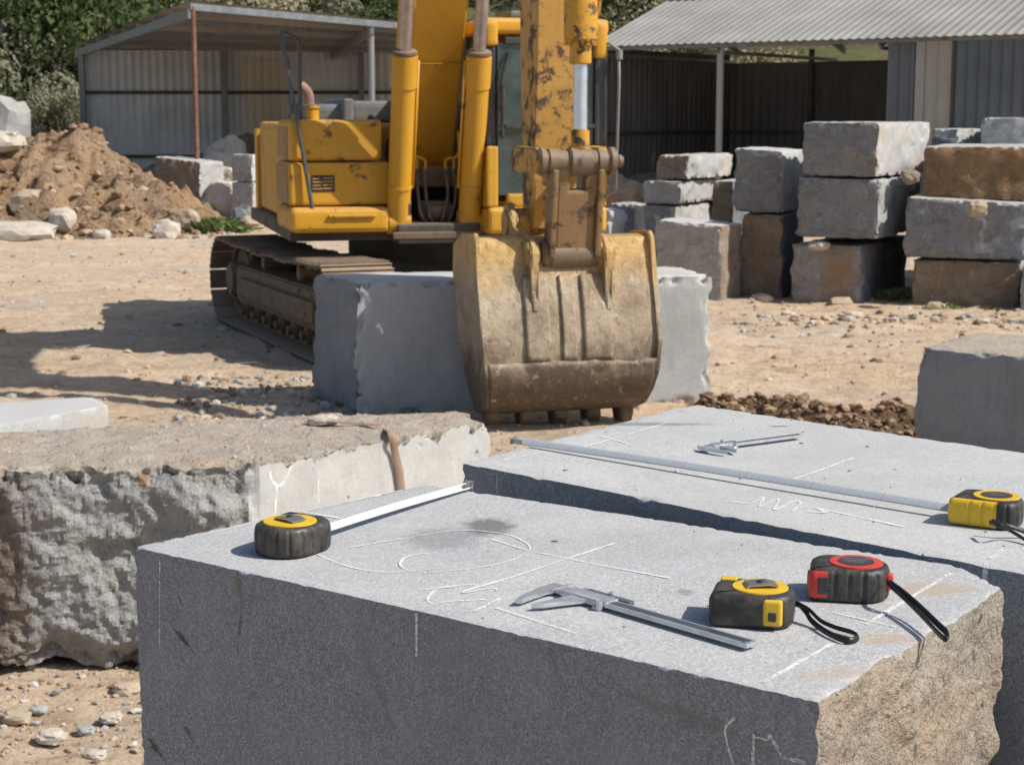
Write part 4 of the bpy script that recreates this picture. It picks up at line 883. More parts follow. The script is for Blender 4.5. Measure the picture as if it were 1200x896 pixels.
m = MB(); m.box(CX0 + .1, CX1 - .1, CY1 - .06, CY1 - .052, 2.0, 2.7, 0); m.build('rear_window', M_glass, co)
m = MB(); m.box(.58, 1.08, -.75, -.25, 1.45, 1.62, .06, 3); m.box(.60, 1.06, -.32, -.18, 1.6, 2.18, .06, 3); m.box(.70, .96, -.32, -.2, 2.2, 2.4, .05, 3); m.build('seat', M_black, co)
m = MB(); m.tube([(CX0 + .19, CY0 + .03, 2.55), (CX0 + .12, CY0 + .0, 2.3), (CX0 + .13, CY0 + .01, 1.9), (CX0 + .13, CY0 + .02, 1.85)], .014, 8); m.cyl((CX0 + .13, CY0 + .0, 2.0), (CX0 + .13, CY0 + .0, 2.28), .022, seg=10); m.build('wiper', M_black, co)
m = MB(); m.box(CX0 + .22, CX0 + .62, CY0 + .1, CY0 + .5, CZ1, CZ1 + .06, .02); m.build('roof_hatch', M_greyc, co)
m = MB(); m.tube([(CX1 - .02, CY0 + .06, 1.35), (CX1 + .06, CY0 - .02, 1.4), (CX1 + .075, CY0 - .04, 2.3), (CX1 + .07, CY0 - .04, 2.58), (CX1 + .0, CY0 + .04, 2.64)], .015, 8, smooth=False); m.cyl((CX1 + .075, CY0 - .04, 2.5), (CX1 + .075, CY0 - .04, 2.58), .03, seg=12); m.build('grab_rail', plain('rail_grey', (.25, .25, .25), .5, .3), co)

# ------------------------------------------------------------------ sheds
def corr(name, p00, p10, p11, p01, pitch, amp, mat, parent, up=None):
    """corrugated sheet; waves run across p00->p10, ribs along p00->p01"""
    p00, p10, p11, p01 = map(Vector, (p00, p10, p11, p01)); L = (p10 - p00).length; n = int(L / pitch * 4); nrm = (p10 - p00).cross(p01 - p00).normalized()
    bm = bmesh.new(); A = []; B = []
    for i in range(n + 1):
        t = i / n; o_ = nrm * amp * math.sin(i * math.pi / 2 + .4); A.append(bm.verts.new(p00.lerp(p10, t) + o_)); B.append(bm.verts.new(p01.lerp(p11, t) + o_))
    for i in range(n): f = bm.faces.new((A[i], A[i + 1], B[i + 1], B[i])); f.smooth = False
    me = bpy.data.meshes.new(name); bm.to_mesh(me); bm.free(); return link(name, me, mat, parent)
def sheet(name, col, dirt_=.3, rough=.5, metal=.3, dc=(.35, .26, .18)):
    s = NT(name); v = s.obj(False); c = s.mix(s.ramp(s.noise(v, .8, 4), .3, .7), tuple(x * .8 for x in col), tuple(x * 1.15 for x in col))
    c = s.mix(s.mul(s.ramp(s.noise(s.scale(v, (1, 1, .15)), 3, 5, .7), .45, .75), dirt_), c, dc); return s.fin(c, rough, metal)
def W3(p, o): return Vector(p) - Vector(o)
# left shed
o0 = Vector((-6.6, 36, 0)); shl = empty('open_shed', o0, 'left open sided corrugated metal shed with lean-to roof on posts behind the excavator', 'shed')
M_sheetL = sheet('sheet_light', (.56, .585, .61), .25, .55, .2); M_steel = plain('steel_post', (.20, .22, .24), .5, .3, .2, 6); M_rust = plain('rusty_post', (.20, .10, .07), .8, .1, .3, 6)
M_roofu = sheet('roof_sheet', (.30, .28, .25), .4, .6, .1)
A = Vector((-6.65, 36, 4.42)); Bp = Vector((.9, 43.6, 4.10)); Cp = Vector((3.5, 52.6, 4.0)); Dp = Vector((-13.2, 52.6, 4.22))
def bil(u, v_): return A.lerp(Bp, u).lerp(Dp.lerp(Cp, u), v_)
bm = bmesh.new(); nu_, nv_ = 110, 8; gg = [[bm.verts.new(bil(i / nu_, j / nv_) + Vector((0, 0, .02 * math.sin(i * math.pi / 2))) - o0) for i in range(nu_ + 1)] for j in range(nv_ + 1)]
for j in range(nv_):
    for i in range(nu_): bm.faces.new((gg[j][i], gg[j][i + 1], gg[j + 1][i + 1], gg[j + 1][i]))
me = bpy.data.meshes.new('roof'); bm.to_mesh(me); bm.free(); rf = link('roof', me, M_roofu, shl)
def beam(a, b, w, h, name, mat, parent, o_):
    a = Vector(a) - o_; b = Vector(b) - o_; d = (b - a); m = MB(); M_ = Matrix.Translation((a + b) / 2) @ d.to_track_quat('Y', 'Z').to_matrix().to_4x4(); m.box(-w / 2, w / 2, -d.length / 2, d.length / 2, -h / 2, h / 2, .005, 1, M_); return m.build(name, mat, parent)
dn = Vector((0, 0, -.12))
for k in range(9): beam(bil(0, k / 8.) + dn, bil(1, k / 8.) + dn, .06, .14, 'purlin', M_roofu if k % 2 else M_steel, rf, o0)
for k in (0, .46, 1): beam(bil(k, 0) + dn * 2.2, bil(k, 1) + dn * 2.2, .1, .2, 'rafter', M_steel, rf, o0)
m = MB(); m.cyl((0, .05, 0), (0, .05, 4.3), .055, seg=14); m.build('post', M_rust, shl)
pq = bil(.46, .02); m = MB(); m.cyl((pq.x - o0.x, pq.y - o0.y, 0), (pq.x - o0.x, pq.y - o0.y, 4.15), .075, seg=14); m.build('post', plain('post_light', (.28, .29, .30), .5, .3), shl)
corr('back_wall', W3((-12.9, 52, .2), o0), W3((3.2, 52, .2), o0), W3((3.2, 52, 4.0), o0), W3((-12.9, 52, 4.05), o0), .24, .02, M_sheetL, shl)
for z_ in (.9, 2.8): beam((-12.9, 51.9, z_), (3.2, 51.9, z_), .06, .1, 'girt', M_dark, shl, o0)
for x_ in (-12.85, -8.6, -4.5, -.2): beam((x_, 51.8, 0), (x_, 51.8, 4.0), .16, .16, 'back_post', M_steel, shl, o0)
corr('stained_sheet', W3((-8.1, 51.95, .4), o0), W3((-6.7, 51.95, .4), o0), W3((-6.7, 51.95, 3.8), o0), W3((-8.1, 51.95, 3.8), o0), .24, .02, sheet('sheet_stained', (.50, .45, .38), .3), shl)
beam((-13.2, 52.4, .2), (-18, 55, .8), .3, 1.4, 'low_fence', M_dark, shl, o0)
# right shed
o1 = Vector((1.9, 36.8, 0)); shr = empty('open_shed', o1, 'right corrugated shed with pale gabled roof behind the stacked blocks', 'shed')
e = Vector((.813, -.582, 0)); pp_ = Vector((.582, .813, 0)); SL = 15.5
def q(s_, t_, z_): return e * s_ + pp_ * t_ + Vector((0, 0, z_))
M_roofr = sheet('roof_pale', (.33, .32, .295), .35, .6, .1, (.3, .25, .2)); M_blue = sheet('sheet_blue_grey', (.12, .145, .17), .3, .5, .3, (.2, .16, .12)); M_in = sheet('sheet_dark', (.12, .12, .125), .3, .7, .1); M_trans = sheet('sheet_translucent', (.36, .35, .32), .4, .5, 0)
corr('roof', q(-.15, -.25, 3.52), q(SL, -.25, 3.52), q(SL, 3.0, 4.66), q(-.15, 3.0, 4.66), .19, .014, M_roofr, shr)
corr('roof', q(SL, 6.0, 3.66), q(-.15, 6.0, 3.66), q(-.15, 3.0, 4.66), q(SL, 3.0, 4.66), .22, .03, M_roofr, shr)
m = MB(); m.tube([q(-.2, 3, 4.68), q(SL, 3, 4.68)], .09, 8, smooth=False); m.build('ridge_cap', M_roofr, shr)
corr('side_wall', q(0, 0, 0), q(0, 5.6, 0), q(0, 5.6, 3.5), q(0, 0, 3.5), .22, .02, M_in, shr)
corr('back_wall', q(0, 5.6, 0), q(SL, 5.6, 0), q(SL, 5.6, 3.32), q(0, 5.6, 3.32), .22, .02, M_in, shr)
corr('front_wall', q(6.5, 0, 0), q(SL, 0, 0), q(SL, 0, 3.5), q(6.5, 0, 3.5), .22, .03, M_blue, shr)
corr('translucent_panel', q(7.05, -.05, 1.5), q(7.75, -.05, 1.5), q(7.75, -.05, 3.45), q(7.05, -.05, 3.45), .22, .03, M_trans, shr)
corr('partition_wall', q(6.5, .05, 0), q(6.5, 5.5, 0), q(6.5, 5.5, 3.4), q(6.5, .05, 3.4), .22, .02, M_in, shr)
for s_ in (0, 2.8, 6.5):
    m = MB(); pt = q(s_, .1, 0); m.cyl(pt, pt + Vector((0, 0, 3.5)), .075, seg=14); m.build('post', plain('post_grey', (.36, .37, .36), .5, .2) if s_ == 2.8 else M_steel, shr)
for s_ in (0, 2.2, 4.6, 6.5): m = MB(); pt = q(s_ + .02, 5.5, 0); m.cyl(pt, pt + Vector((0, 0, 3.6)), .07, seg=8); m.build('back_post', M_dark, shr)
def beq(a, b, w, h, nm, mt): return beam(o1 + a, o1 + b, w, h, nm, mt, shr, o1)
for s_ in (0.1, 2.8, 6.3): beq(q(s_, 0, 3.42), q(s_, 3, 4.5), .07, .12, 'rafter', M_dark); beq(q(s_, 3, 4.5), q(s_, 6, 3.55), .07, .12, 'rafter', M_dark); beq(q(s_, 0, 3.35), q(s_, 5.6, 3.35), .05, .07, 'tie_beam', M_steel)
for t_ in (0, 1., 2., 3.9, 4.9): z_ = 3.5 + (t_ / 3 * 1.0 if t_ < 3 else (6 - t_) / 3) - .02; beq(q(0, t_, z_), q(SL, t_, z_), .06, .08, 'purlin', M_steel)
beq(q(0.05, .1, 1.7), q(.05, 5.5, 1.7), .06, .08, 'girt', M_dark); beq(q(0.05, 5.5, 1.7), q(6.4, 5.5, 1.7), .06, .08, 'girt', M_dark)
# ------------------------------------------------------------------ hill and trees
def hh(x, y):
    t = max(0, y - 66 + .12 * abs(x)); return .50 * t * (1 + .12 * fbm(Vector((x, y, 0)), .03, 3)) - .3 if t > 0 else -.3
hm_ = dirt('hill_earth', (.10, .11, .05), (.16, .15, .08), (.07, .07, .03), (.12, .12, .06), .6, .6)
mound('hill', -90, 90, 60, 200, hh, hm_, 'wooded hillside behind the sheds', 3)
LM = []
for i, (c0, c1) in enumerate((((.09, .12, .045), (.22, .26, .11)), ((.17, .175, .11), (.36, .35, .25)), ((.05, .075, .03), (.13, .17, .06)), ((.24, .22, .13), (.40, .36, .24)))):
    s = NT('foliage_%s' % 'green dusty dark dry'.split()[i]); n_ = s.noise(s.pos(), 1.1, 5, .7); tr = s.n('ShaderNodeBsdfTranslucent'); cc = s.mix(s.ramp(n_, .3, .7), c0, c1); s.set(tr.inputs[0], cc); ad = s.n('ShaderNodeMixShader'); ad.inputs[0].default_value = .25
    s.fin(cc, .8, Specular_IOR_Level=.2); s.t.links.new(s.b.outputs[0], ad.inputs[1]); s.t.links.new(tr.outputs[0], ad.inputs[2]); s.t.links.new(ad.outputs[0], s.out.inputs[0]); LM.append(s.m)
M_bark = plain('bark', (.10, .075, .055), .9, nz=.3, sc=6)
def crown_mesh(seed, nleaf, leaf):
    rnd = random.Random(seed); V = []; Fc = []; cl = []
    for _ in range(26):
        th = rnd.uniform(0, 6.28); ph = rnd.uniform(-.5, 1.5); r_ = rnd.uniform(.45, 1)
        cl.append((Vector((math.cos(th) * math.cos(ph) * r_, math.sin(th) * math.cos(ph) * r_, .25 + .9 * math.sin(ph) * r_)), rnd.uniform(.18, .40)))
    for i in range(nleaf):
        c_, rr = rnd.choice(cl); d = Vector((rnd.gauss(0, 1), rnd.gauss(0, 1), rnd.gauss(0, 1))).normalized(); p = c_ + d * rr * rnd.uniform(.75, 1.05)
        n_ = (d + Vector((rnd.gauss(0, .5), rnd.gauss(0, .5), rnd.gauss(0, .5)))).normalized(); a_ = n_.orthogonal().normalized(); b2 = n_.cross(a_); an = rnd.uniform(0, 6.28); a2 = a_ * math.cos(an) + b2 * math.sin(an); b3 = n_.cross(a2); l = leaf * rnd.uniform(.6, 1.3); w_ = l * .5; k = len(V)
        V += [p - a2 * l, p + b3 * w_, p + a2 * l, p - b3 * w_]; Fc.append((k, k + 1, k + 2, k + 3))
    me = bpy.data.meshes.new('crown'); me.from_pydata([tuple(x) for x in V], [], Fc); return me
crowns = []
for k in range(4):
    for i in range(2):
        me = crown_mesh(k * 10 + i, 9500, .037); me.materials.append(LM[k]); crowns.append((k, me))
def trunk_mesh():
    m = MB(); m.tube([(0, 0, -.4), (.03, .02, .1), (0, 0, .5), (.05, 0, .9)], .05, 8)
    for an in (0, 1.3, 2.6, 3.9, 5.1): m.tube([(0, 0, .2 + an * .05), (.3 * math.cos(an), .3 * math.sin(an), .5), (.6 * math.cos(an), .6 * math.sin(an), .75)], .02, 6)
    me = bpy.data.meshes.new('trunk'); m.bm.to_mesh(me); m.bm.free(); me.materials.append(M_bark); return me
tmesh = trunk_mesh()
klab = ['green leafy', 'dusty grey green', 'dark green', 'dry yellowish']
def tree(x, y, z, w, h, k, label, group='trees on the hillside behind the sheds', seed=0):
    t = empty('tree', (x, y, z), label, 'tree', random.random() * 6.28, group)
    me = [c_ for kk, c_ in crowns if kk == k][seed % 2]
    o = bpy.data.objects.new('crown', me); COL.objects.link(o); o.parent = t; o.scale = (w, w, h); o.location = (0, 0, h * .35)
    o = bpy.data.objects.new('trunk', tmesh); COL.objects.link(o); o.parent = t; o.scale = (w, w, h); o.location = (0, 0, h * .35)
n_ = 0; random.seed(21)
for row in range(12):
    y = 63 + row * 6.5
    for i in range(13):
        x = (-.36 + .74 * (i + random.uniform(-.35, .35)) / 12) * y * 1.03; yy = y + random.uniform(-2, 2)
        pxx = x / yy * 2000 + 600
        if pxx > 860 and row != 3: continue
        sz = random.uniform(2.3, 4.2); k = random.choices((0, 1, 2, 3), (4, 3, 4, 2.2))[0]
        tree(x, yy, max(0, hh(x, yy)) - .3, sz, sz * random.uniform(.75, 1.1), k, '%s tree of the mixed wood on the hillside behind the sheds' % klab[k], group='%s hillside trees' % klab[k], seed=random.randint(0, 9)); n_ += 1
# near trees at the left beside the shed
for i, (px, d, w, h, k, lb) in enumerate(((75, 56, 1.9, 1.9, 1, 'dust covered pale bush at the end of the left shed'), (20, 60, 3.3, 3.9, 0, 'tall green tree at the left picture edge above the boulder'), (60, 59, 2.6, 3.2, 1, 'dusty tree left of the left shed'), (115, 60, 3.6, 4.8, 2, 'dark tree rising over the left shed roof corner'), (-15, 50, 2.0, 1.6, 1, 'dusty bush cut by the left picture edge'), (45, 66, 4.2, 5.6, 2, 'dark tall tree in the upper left corner'))):
    x = (px - 600) / 2000 * d; tree(x, d, 0, w, h, k, lb, None, i)
# grass tufts
M_gr = NT('grass'); M_grass = M_gr.fin(M_gr.mix(M_gr.ramp(M_gr.noise(M_gr.pos(), 8), .3, .7), (.08, .13, .03), (.17, .22, .07)), .8)
def tuft(loc, w, h, n, label, name='grass_tuft'):
    rnd = random.Random(n); V = []; Fc = []
    for i in range(n):
        x = rnd.gauss(0, w * .4); y = rnd.gauss(0, w * .25); a_ = rnd.uniform(0, 6.28); hh_ = h * rnd.uniform(.4, 1) * math.exp(-(x / w) ** 2); k = len(V); c_, s_ = math.cos(a_), math.sin(a_); ww = .010 + h * .03
        V += [(x - c_ * ww, y - s_ * ww, 0), (x + c_ * ww, y + s_ * ww, 0), (x + rnd.gauss(0, .25) * h + c_ * ww * .6, y + rnd.gauss(0, .2) * h, hh_ * .6), (x + rnd.gauss(0, .5) * h, y + rnd.gauss(0, .3) * h, hh_)]; Fc += [(k, k + 1, k + 2), (k, k + 2, k + 3)]
    me = bpy.data.meshes.new(name); me.from_pydata(V, [], Fc); o = link(name, me, M_grass); o.location = loc; tag(o, label, 'grass'); return o
tuft(P(256, 272, 0) + Vector((0, 0, 0)), .55, .30, 700, 'green grass tuft at the foot of the rusty shed post')
tuft(P(1045, 352, 0), .2, .16, 90, 'green weeds between the bottom blocks of the two right stacks')
tuft(P(1105, 362, 0), .3, .08, 90, 'low weeds at the foot of the right edge stack', )
tuft(P(1160, 366, 0), .25, .08, 70, 'yellow green weeds near the right picture edge before the stack')
tuft(P(27, 838, 0), .03, .03, 30, 'tiny green sprout among the gravel at the lower left')
# standing pole near the right shed front
# ------------------------------------------------------------------ tools on the blocks
M_rub = plain('tape_rubber', (.022, .022, .023), .5, 0, .3, 90, .3, dust=.22)
M_ty = plain('tape_yellow', (.75, .47, .02), .42, 0, .08, 60, .05, dust=.12)
M_tr = plain('tape_red', (.62, .05, .03), .42, 0, .1, 60, .05, dust=.12)
M_tm = plain('clip_metal', (.42, .42, .40), .35, .8, .2, 80, .1)
M_tw = plain('print_dark', (.05, .05, .05), .5, 0, .3, 120)
M_strapb = plain('strap_black', (.012, .012, .013), .5, 0, .2, 80)
def tick_mat(name, base, st=.5, w=1.):
    s = NT(name); v = s.obj(False); x = s.sep(v, 0); z = s.sep(v, 2)
    def ticks(sp_, w_, z0): f = s.math('FRACT', s.mul(x, 1 / sp_)); return s.mul(s.ramp(f, w_, w_ * .8), s.ramp(z, z0, z0 + .0004))
    c = s.mix(s.math('MAXIMUM', s.mul(ticks(.005, .14, .0055 * w), .6 * st), s.mul(ticks(.01, .1, .005 * w), .8 * st)), base, (.06, .06, .07))
    c = s.mix(s.mul(ticks(.1, .02, .004), st * .6), c, (.6, .05, .04))
    c = s.mix(s.ramp(s.noise(s.scale(v, (1, 3, 3)), 40, 5, .7), .5, .75, 0, .25), c, (.3, .28, .25))
    return s.fin(c, .32, .1)
M_bw = tick_mat('blade_white', (.72, .72, .71), .0); M_bs = tick_mat('blade_silver', (.50, .53, .56), .4)
def case_outline(L, Wd, rs, n=9):
    """rs: corner radii for (-x,-y),(+x,-y),(+x,+y),(-x,+y)"""
    out = []; cs = [(-L / 2, -Wd / 2, math.pi), (L / 2, -Wd / 2, 1.5 * math.pi), (L / 2, Wd / 2, 0), (-L / 2, Wd / 2, .5 * math.pi)]; sg_ = [(1, 1), (-1, 1), (-1, -1), (1, -1)]
    for (x, y, a0), (sx, sy), r_ in zip(cs, sg_, rs):
        for k in range(n):
            a_ = a0 + math.pi / 2 * k / (n - 1); out.append(Vector((x + sx * r_ + r_ * math.cos(a_), y + sy * r_ + r_ * math.sin(a_))))
    return out
def tape(label, loc, rz, H, L, Wd, rs, style_, blade=None, strap=None, blade_mat=None, disc=(.0, .0), disc_r=.026):
    root = empty('tape_measure', loc, label, 'tape measure', rz)
    raw = case_outline(L, Wd, rs); N0 = len(raw); per = [0]
    for i in range(N0): per.append(per[-1] + (raw[(i + 1) % N0] - raw[i]).length)
    N = 160; out = []
    for k in range(N):
        d = per[-1] * k / N; i = max(j for j in range(N0) if per[j] <= d + 1e-9); sl_ = per[i + 1] - per[i]; out.append((raw[i].lerp(raw[(i + 1) % N0], (d - per[i]) / sl_ if sl_ > 0 else 0), d))
    levels = [(0.0, .0035), (.0015, .001), (.004, 0), (H * .33, -.0006), (H * .5, -.0006), (H * .66, -.0006), (H - .006, 0), (H - .0025, .0015), (H - .0005, .0045), (H, .009)]
    bm = bmesh.new(); rings = []
    for li, (z, ins) in enumerate(levels):
        rg = []
        for k, (p, d) in enumerate(out):
            t = (out[(k + 1) % N][0] - out[k - 1][0]).normalized(); n2 = Vector((t.y, -t.x)); gr = 0
            if 2 <= li <= 6 and style_['ribs'] and (p.x > -L * .22): gr = .0018 if (k % 9) < 2 else 0
            q2 = p - n2 * (ins + gr); rg.append(bm.verts.new((q2.x, q2.y, z)))
        rings.append(rg)
    for a_, b2 in zip(rings[:-1], rings[1:]):
        for k in range(N): f = bm.faces.new((a_[k], a_[(k + 1) % N], b2[(k + 1) % N], b2[k])); f.smooth = True
    bm.faces.new(rings[-1]); bm.faces.new(rings[0][::-1])
    for f in bm.faces:
        c_ = f.calc_center_median(); f.material_index = style_['face'](c_, H, L, Wd)
    me = bpy.data.meshes.new('case'); bm.to_mesh(me); bm.free(); case = link('case', me, style_['mats'], root)
    if len(me.materials) < len(style_['mats']): pass
    dx, dy = disc
    m = MB(); m.cyl((dx, dy, H - .001), (dx, dy, H + .0012), disc_r, seg=48, bev=.0006); dsk = m.build('label_disc', style_['disc'], root)
    if style_.get('inner'): m = MB(); m.cyl((dx, dy, H + .001), (dx, dy, H + .0016), disc_r * .68, seg=40); ii = m.build('disc_print', style_['inner'], dsk)
    if style_.get('inner'):
        m = MB()
        for r0 in range(3): m.box(dx - disc_r * .5 + r0 * .002, dx + disc_r * (.5 - .12 * r0), dy + .006 - r0 * .006, dy + .0085 - r0 * .006, H + .0016, H + .0019, 0)
        m.build('faded_print', plain('print_faded', (.16, .15, .14), .6, nz=.4, sc=300), dsk)
    if style_.get('clip'):
        m = MB(); cr = Matrix.Translation((dx, dy, 0)) @ Matrix.Rotation(style_.get('cliprot', 0), 4, 'Z')
        m.prism([(-.015, H + .0012), (-.013, H + .0045), (.006, H + .0055), (.016, H + .003), (.016, H + .0022), (.006, H + .0044), (-.012, H + .0034), (-.013, H + .0012)], 'y', -.0105, .0105, .0003, cr)
        cp_ = m.build('belt_clip', M_tm, root); m = MB(); m.cyl(cr @ Vector((0, 0, H + .005)), cr @ Vector((0, 0, H + .0068)), .0035, seg=16, bev=.0005); m.build('screw', M_tw, cp_)
    for (nm, bx, mt, bv_) in style_.get('extras', ()):
        m = MB(); m.box(*bx, bv_, 3); m.build(nm, mt, root)
    if blade:
        Lb, y0, tw = blade; n_ = int(Lb / .006); bm = bmesh.new(); G_ = []
        for i in range(n_ + 1):
            t = i / n_; x = -L / 2 + .004 - Lb * t; row = []
            for j in range(7):
                w_ = (j / 6 - .5); hgt = .0105; lean = tw; sag = .0015 * math.sin(math.pi * t) * 1.0
                row.append(bm.verts.new((x, y0 - w_ * hgt * math.sin(lean) + .0008 * (1 - 4 * w_ * w_), .0025 + hgt * math.cos(lean) * (w_ + .5) + .006 * (1 - t) + sag)))
            G_.append(row)
        for a_, b2 in zip(G_[:-1], G_[1:]):
            for j in range(6): f = bm.faces.new((a_[j], a_[j + 1], b2[j + 1], b2[j])); f.smooth = True
        me = bpy.data.meshes.new('blade'); bm.to_mesh(me); bm.free(); bl = link('blade', me, blade_mat, root); sm_ = bl.modifiers.new('thick', 'SOLIDIFY'); sm_.thickness = .0003
        xe = -L / 2 + .004 - Lb; m = MB(); m.box(xe - .0015, xe + .0, y0 - .006, y0 + .007, .0005, .013, .0004); m.box(xe, xe + .018, y0 + .0015, y0 + .003, .003, .010, .0003); m.build('end_hook', M_tm, bl)
    if strap:
        m = MB(); m.tube(strap, .002, 8, flat=(.0012, .003)); m.build('wrist_strap', M_strapb, root)
    return root
def loopstrap(rootloc, rz, pxpts):
    Mi = (Matrix.Translation(rootloc) @ Matrix.Rotation(rz, 4, 'Z')).inverted(); return [Mi @ P(x, y, z) for (x, y, z) in pxpts]
def ang(a, b): return math.atan2(b.y - a.y, b.x - a.x)
zt = ZT + .0012
# T1: left tape, mouth towards the far edge
mo = P(366, 636, zt); en = P(549, 574, zt); a1 = ang(mo, en); rz1 = a1 + math.pi; L1 = .082; cen = mo - Vector((math.cos(a1), math.sin(a1), 0)) * (L1 / 2 - .004)
def f_t1(c_, H, L, Wd): return 1 if (c_.z > H * .90 and c_.x > L * .30 and c_.z < H * .985) else 0
tape('black and yellow tape measure with white blade pulled out, left on the foreground block', cen, rz1, .033, L1, .070, (.008, .032, .032, .024),
    dict(ribs=True, face=lambda c_, H, L, Wd: 0, mats=[M_rub, M_ty], disc=M_ty, clip=True, cliprot=1.4, extras=[]), blade=((en - mo).length, .0, .85), blade_mat=M_bw, disc=(.002, .0), disc_r=.0295)
# T2: right tape on the second block
mo = P(1122, 607, zt); en = P(602, 520, zt); mo.z = zt; a2 = ang(mo, en); rz2 = a2 - math.pi; cen = mo - Vector((math.cos(a2), math.sin(a2), 0)) * (.082 / 2 - .002) + Vector((.002, .006, 0))
tape('bright yellow sided tape measure on the second block with its long silver blade out', cen, rz2 + R(10), .032, .079, .066, (.006, .020, .032, .018),
    dict(ribs=True, face=lambda c_, H, L, Wd: 1 if ((c_.y < -Wd * .36 and c_.x < L * .22) or c_.x < -L * .46) and c_.z < H * .97 else 0, mats=[M_rub, M_ty], disc=M_ty, inner=M_tw),
    disc=(.008, .002), disc_r=.027)
tr2 = [o for o in COL.objects if o.name.startswith('tape_measure')][-1]
# blade as part of this tape, aimed exactly along the stretched line
Mi = (Matrix.Translation(cen) @ Matrix.Rotation(rz2 + R(10), 4, 'Z')).inverted(); d_ = en - mo; Lb = d_.length; n_ = int(Lb / .006); bm = bmesh.new(); G_ = []
# local frame: x along blade. build in own object rotated under the tape
for i in range(n_ + 1):
    t = i / n_; row = []
    for j in range(7):
        w_ = j / 6 - .5; row.append(bm.verts.new((Lb * t, .0008 * (1 - 4 * w_ * w_) - w_ * .0130 * .80, .002 + .0130 * .60 * (w_ + .5) +   .002 * math.sin(math.pi * t) + .005 * (1 - t))))
    G_.append(row)
for p_, b2 in zip(G_[:-1], G_[1:]):
    for j in range(6): f = bm.faces.new((p_[j], p_[j + 1], b2[j + 1], b2[j])); f.smooth = True
me = bpy.data.meshes.new('blade'); bm.to_mesh(me); bm.free(); bl = link('blade', me, M_bs, tr2); bl.matrix_local = Mi @ Matrix.Translation(mo) @ Matrix.Rotation(a2, 4, 'Z'); sm_ = bl.modifiers.new('thick', 'SOLIDIFY'); sm_.thickness = .0003
m = MB(); m.box(Lb, Lb + .0015, -.006, .007, .0003, .010, .0004); m.box(Lb - .02, Lb, .0025, .004, .003, .008, .0003); m.build('end_hook', M_tm, bl)
m = MB(); sp2 = loopstrap(cen, rz2 + R(10), [(1160, 612, zt + .018), (1172, 616, zt + .02), (1185, 622, zt + .010), (1205, 634, zt + .003), (1222, 640, zt + .003), (1226, 634, zt + .003), (1205, 624, zt + .006), (1182, 616, zt + .014), (1162, 610, zt + .018)]); m.tube(sp2, .002, 8, flat=(.0012, .003)); m.build('wrist_strap', M_strapb, tr2)
# T3: near yellow/black with clip
c3 = (P(878, 732, zt) + P(880, 690, zt)) / 2; c3 = Vector((.229, 1.568, zt)); rz3 = R(-14)
sp3 = loopstrap(c3, rz3, [(924, 706, zt + .014), (936, 708, zt + .014), (944, 716, zt + .010), (952, 728, zt + .004), (970, 741, zt + .003), (992, 750, zt + .003), (1005, 747, zt + .003), (1000, 741, zt + .004), (980, 735, zt + .004), (962, 727, zt + .007), (948, 714, zt + .013), (934, 707, zt + .015)])
tape('yellow and black tape measure between the caliper and the red ringed tape', c3, rz3, .032, .077, .064, (.006, .022, .030, .020),
    dict(ribs=False, face=lambda c_, H, L, Wd: 0, mats=[M_rub, M_ty], disc=M_ty, clip=True, cliprot=.3, extras=[('lock_button', (.012, .030, -.0345, -.027, .004, .029), M_ty, .004), ('slot', (.017, .025, -.0355, -.032, .009, .018), M_tw, .002), ('tape_mouth', (-.0405, -.034, -.018, .004, .006, .024), plain('mouth', (.10, .075, .02), .5), .003), ('corner_trim', (-.034, -.018, .018, .031, .026, .0332), M_ty, .002)]),
    strap=sp3, disc=(.006, -.0), disc_r=.0265)
# T4: red
c4 = Vector((.337, 1.655, zt)); rz4 = R(-12)
sp4 = loopstrap(c4, rz4, [(1040, 682, zt + .022), (1048, 690, zt + .022), (1062, 703, zt + .016), (1084, 725, zt + .012), (1100, 742, zt + .010), (1109, 749, zt + .009), (1109, 741, zt + .010), (1098, 730, zt + .012), (1075, 708, zt + .015), (1056, 692, zt + .021), (1042, 682, zt + .024)])
tape('black tape measure with red ring and red lock panel on the foreground block', c4, rz4, .033, .078, .066, (.006, .028, .032, .022),
    dict(ribs=True, face=lambda c_, H, L, Wd: 1 if (c_.x < -L * .26 and c_.y < 0 and c_.z < H * .93 and c_.z > .004) and c_.y < Wd * .1 else 0, mats=[M_rub, M_tr], disc=M_tr, inner=M_tw,
         extras=[('lock_slot', (-.030, -.020, -.0342, -.032, .008, .025), M_tw, .001), ('lock_slot', (-.024, -.016, -.0343, -.032, .012, .018), M_tw, .001), ('strap_mount', (.034, .043, -.016, -.006, .010, .027), M_tr, .004), ('ridge', (-.041, -.038, -.02, -.014, .012, .024), M_tr, .001), ('ridge', (-.041, -.038, -.010, -.004, .012, .024), M_tr, .001)]),
    strap=sp4, disc=(.006, .0), disc_r=.0265)
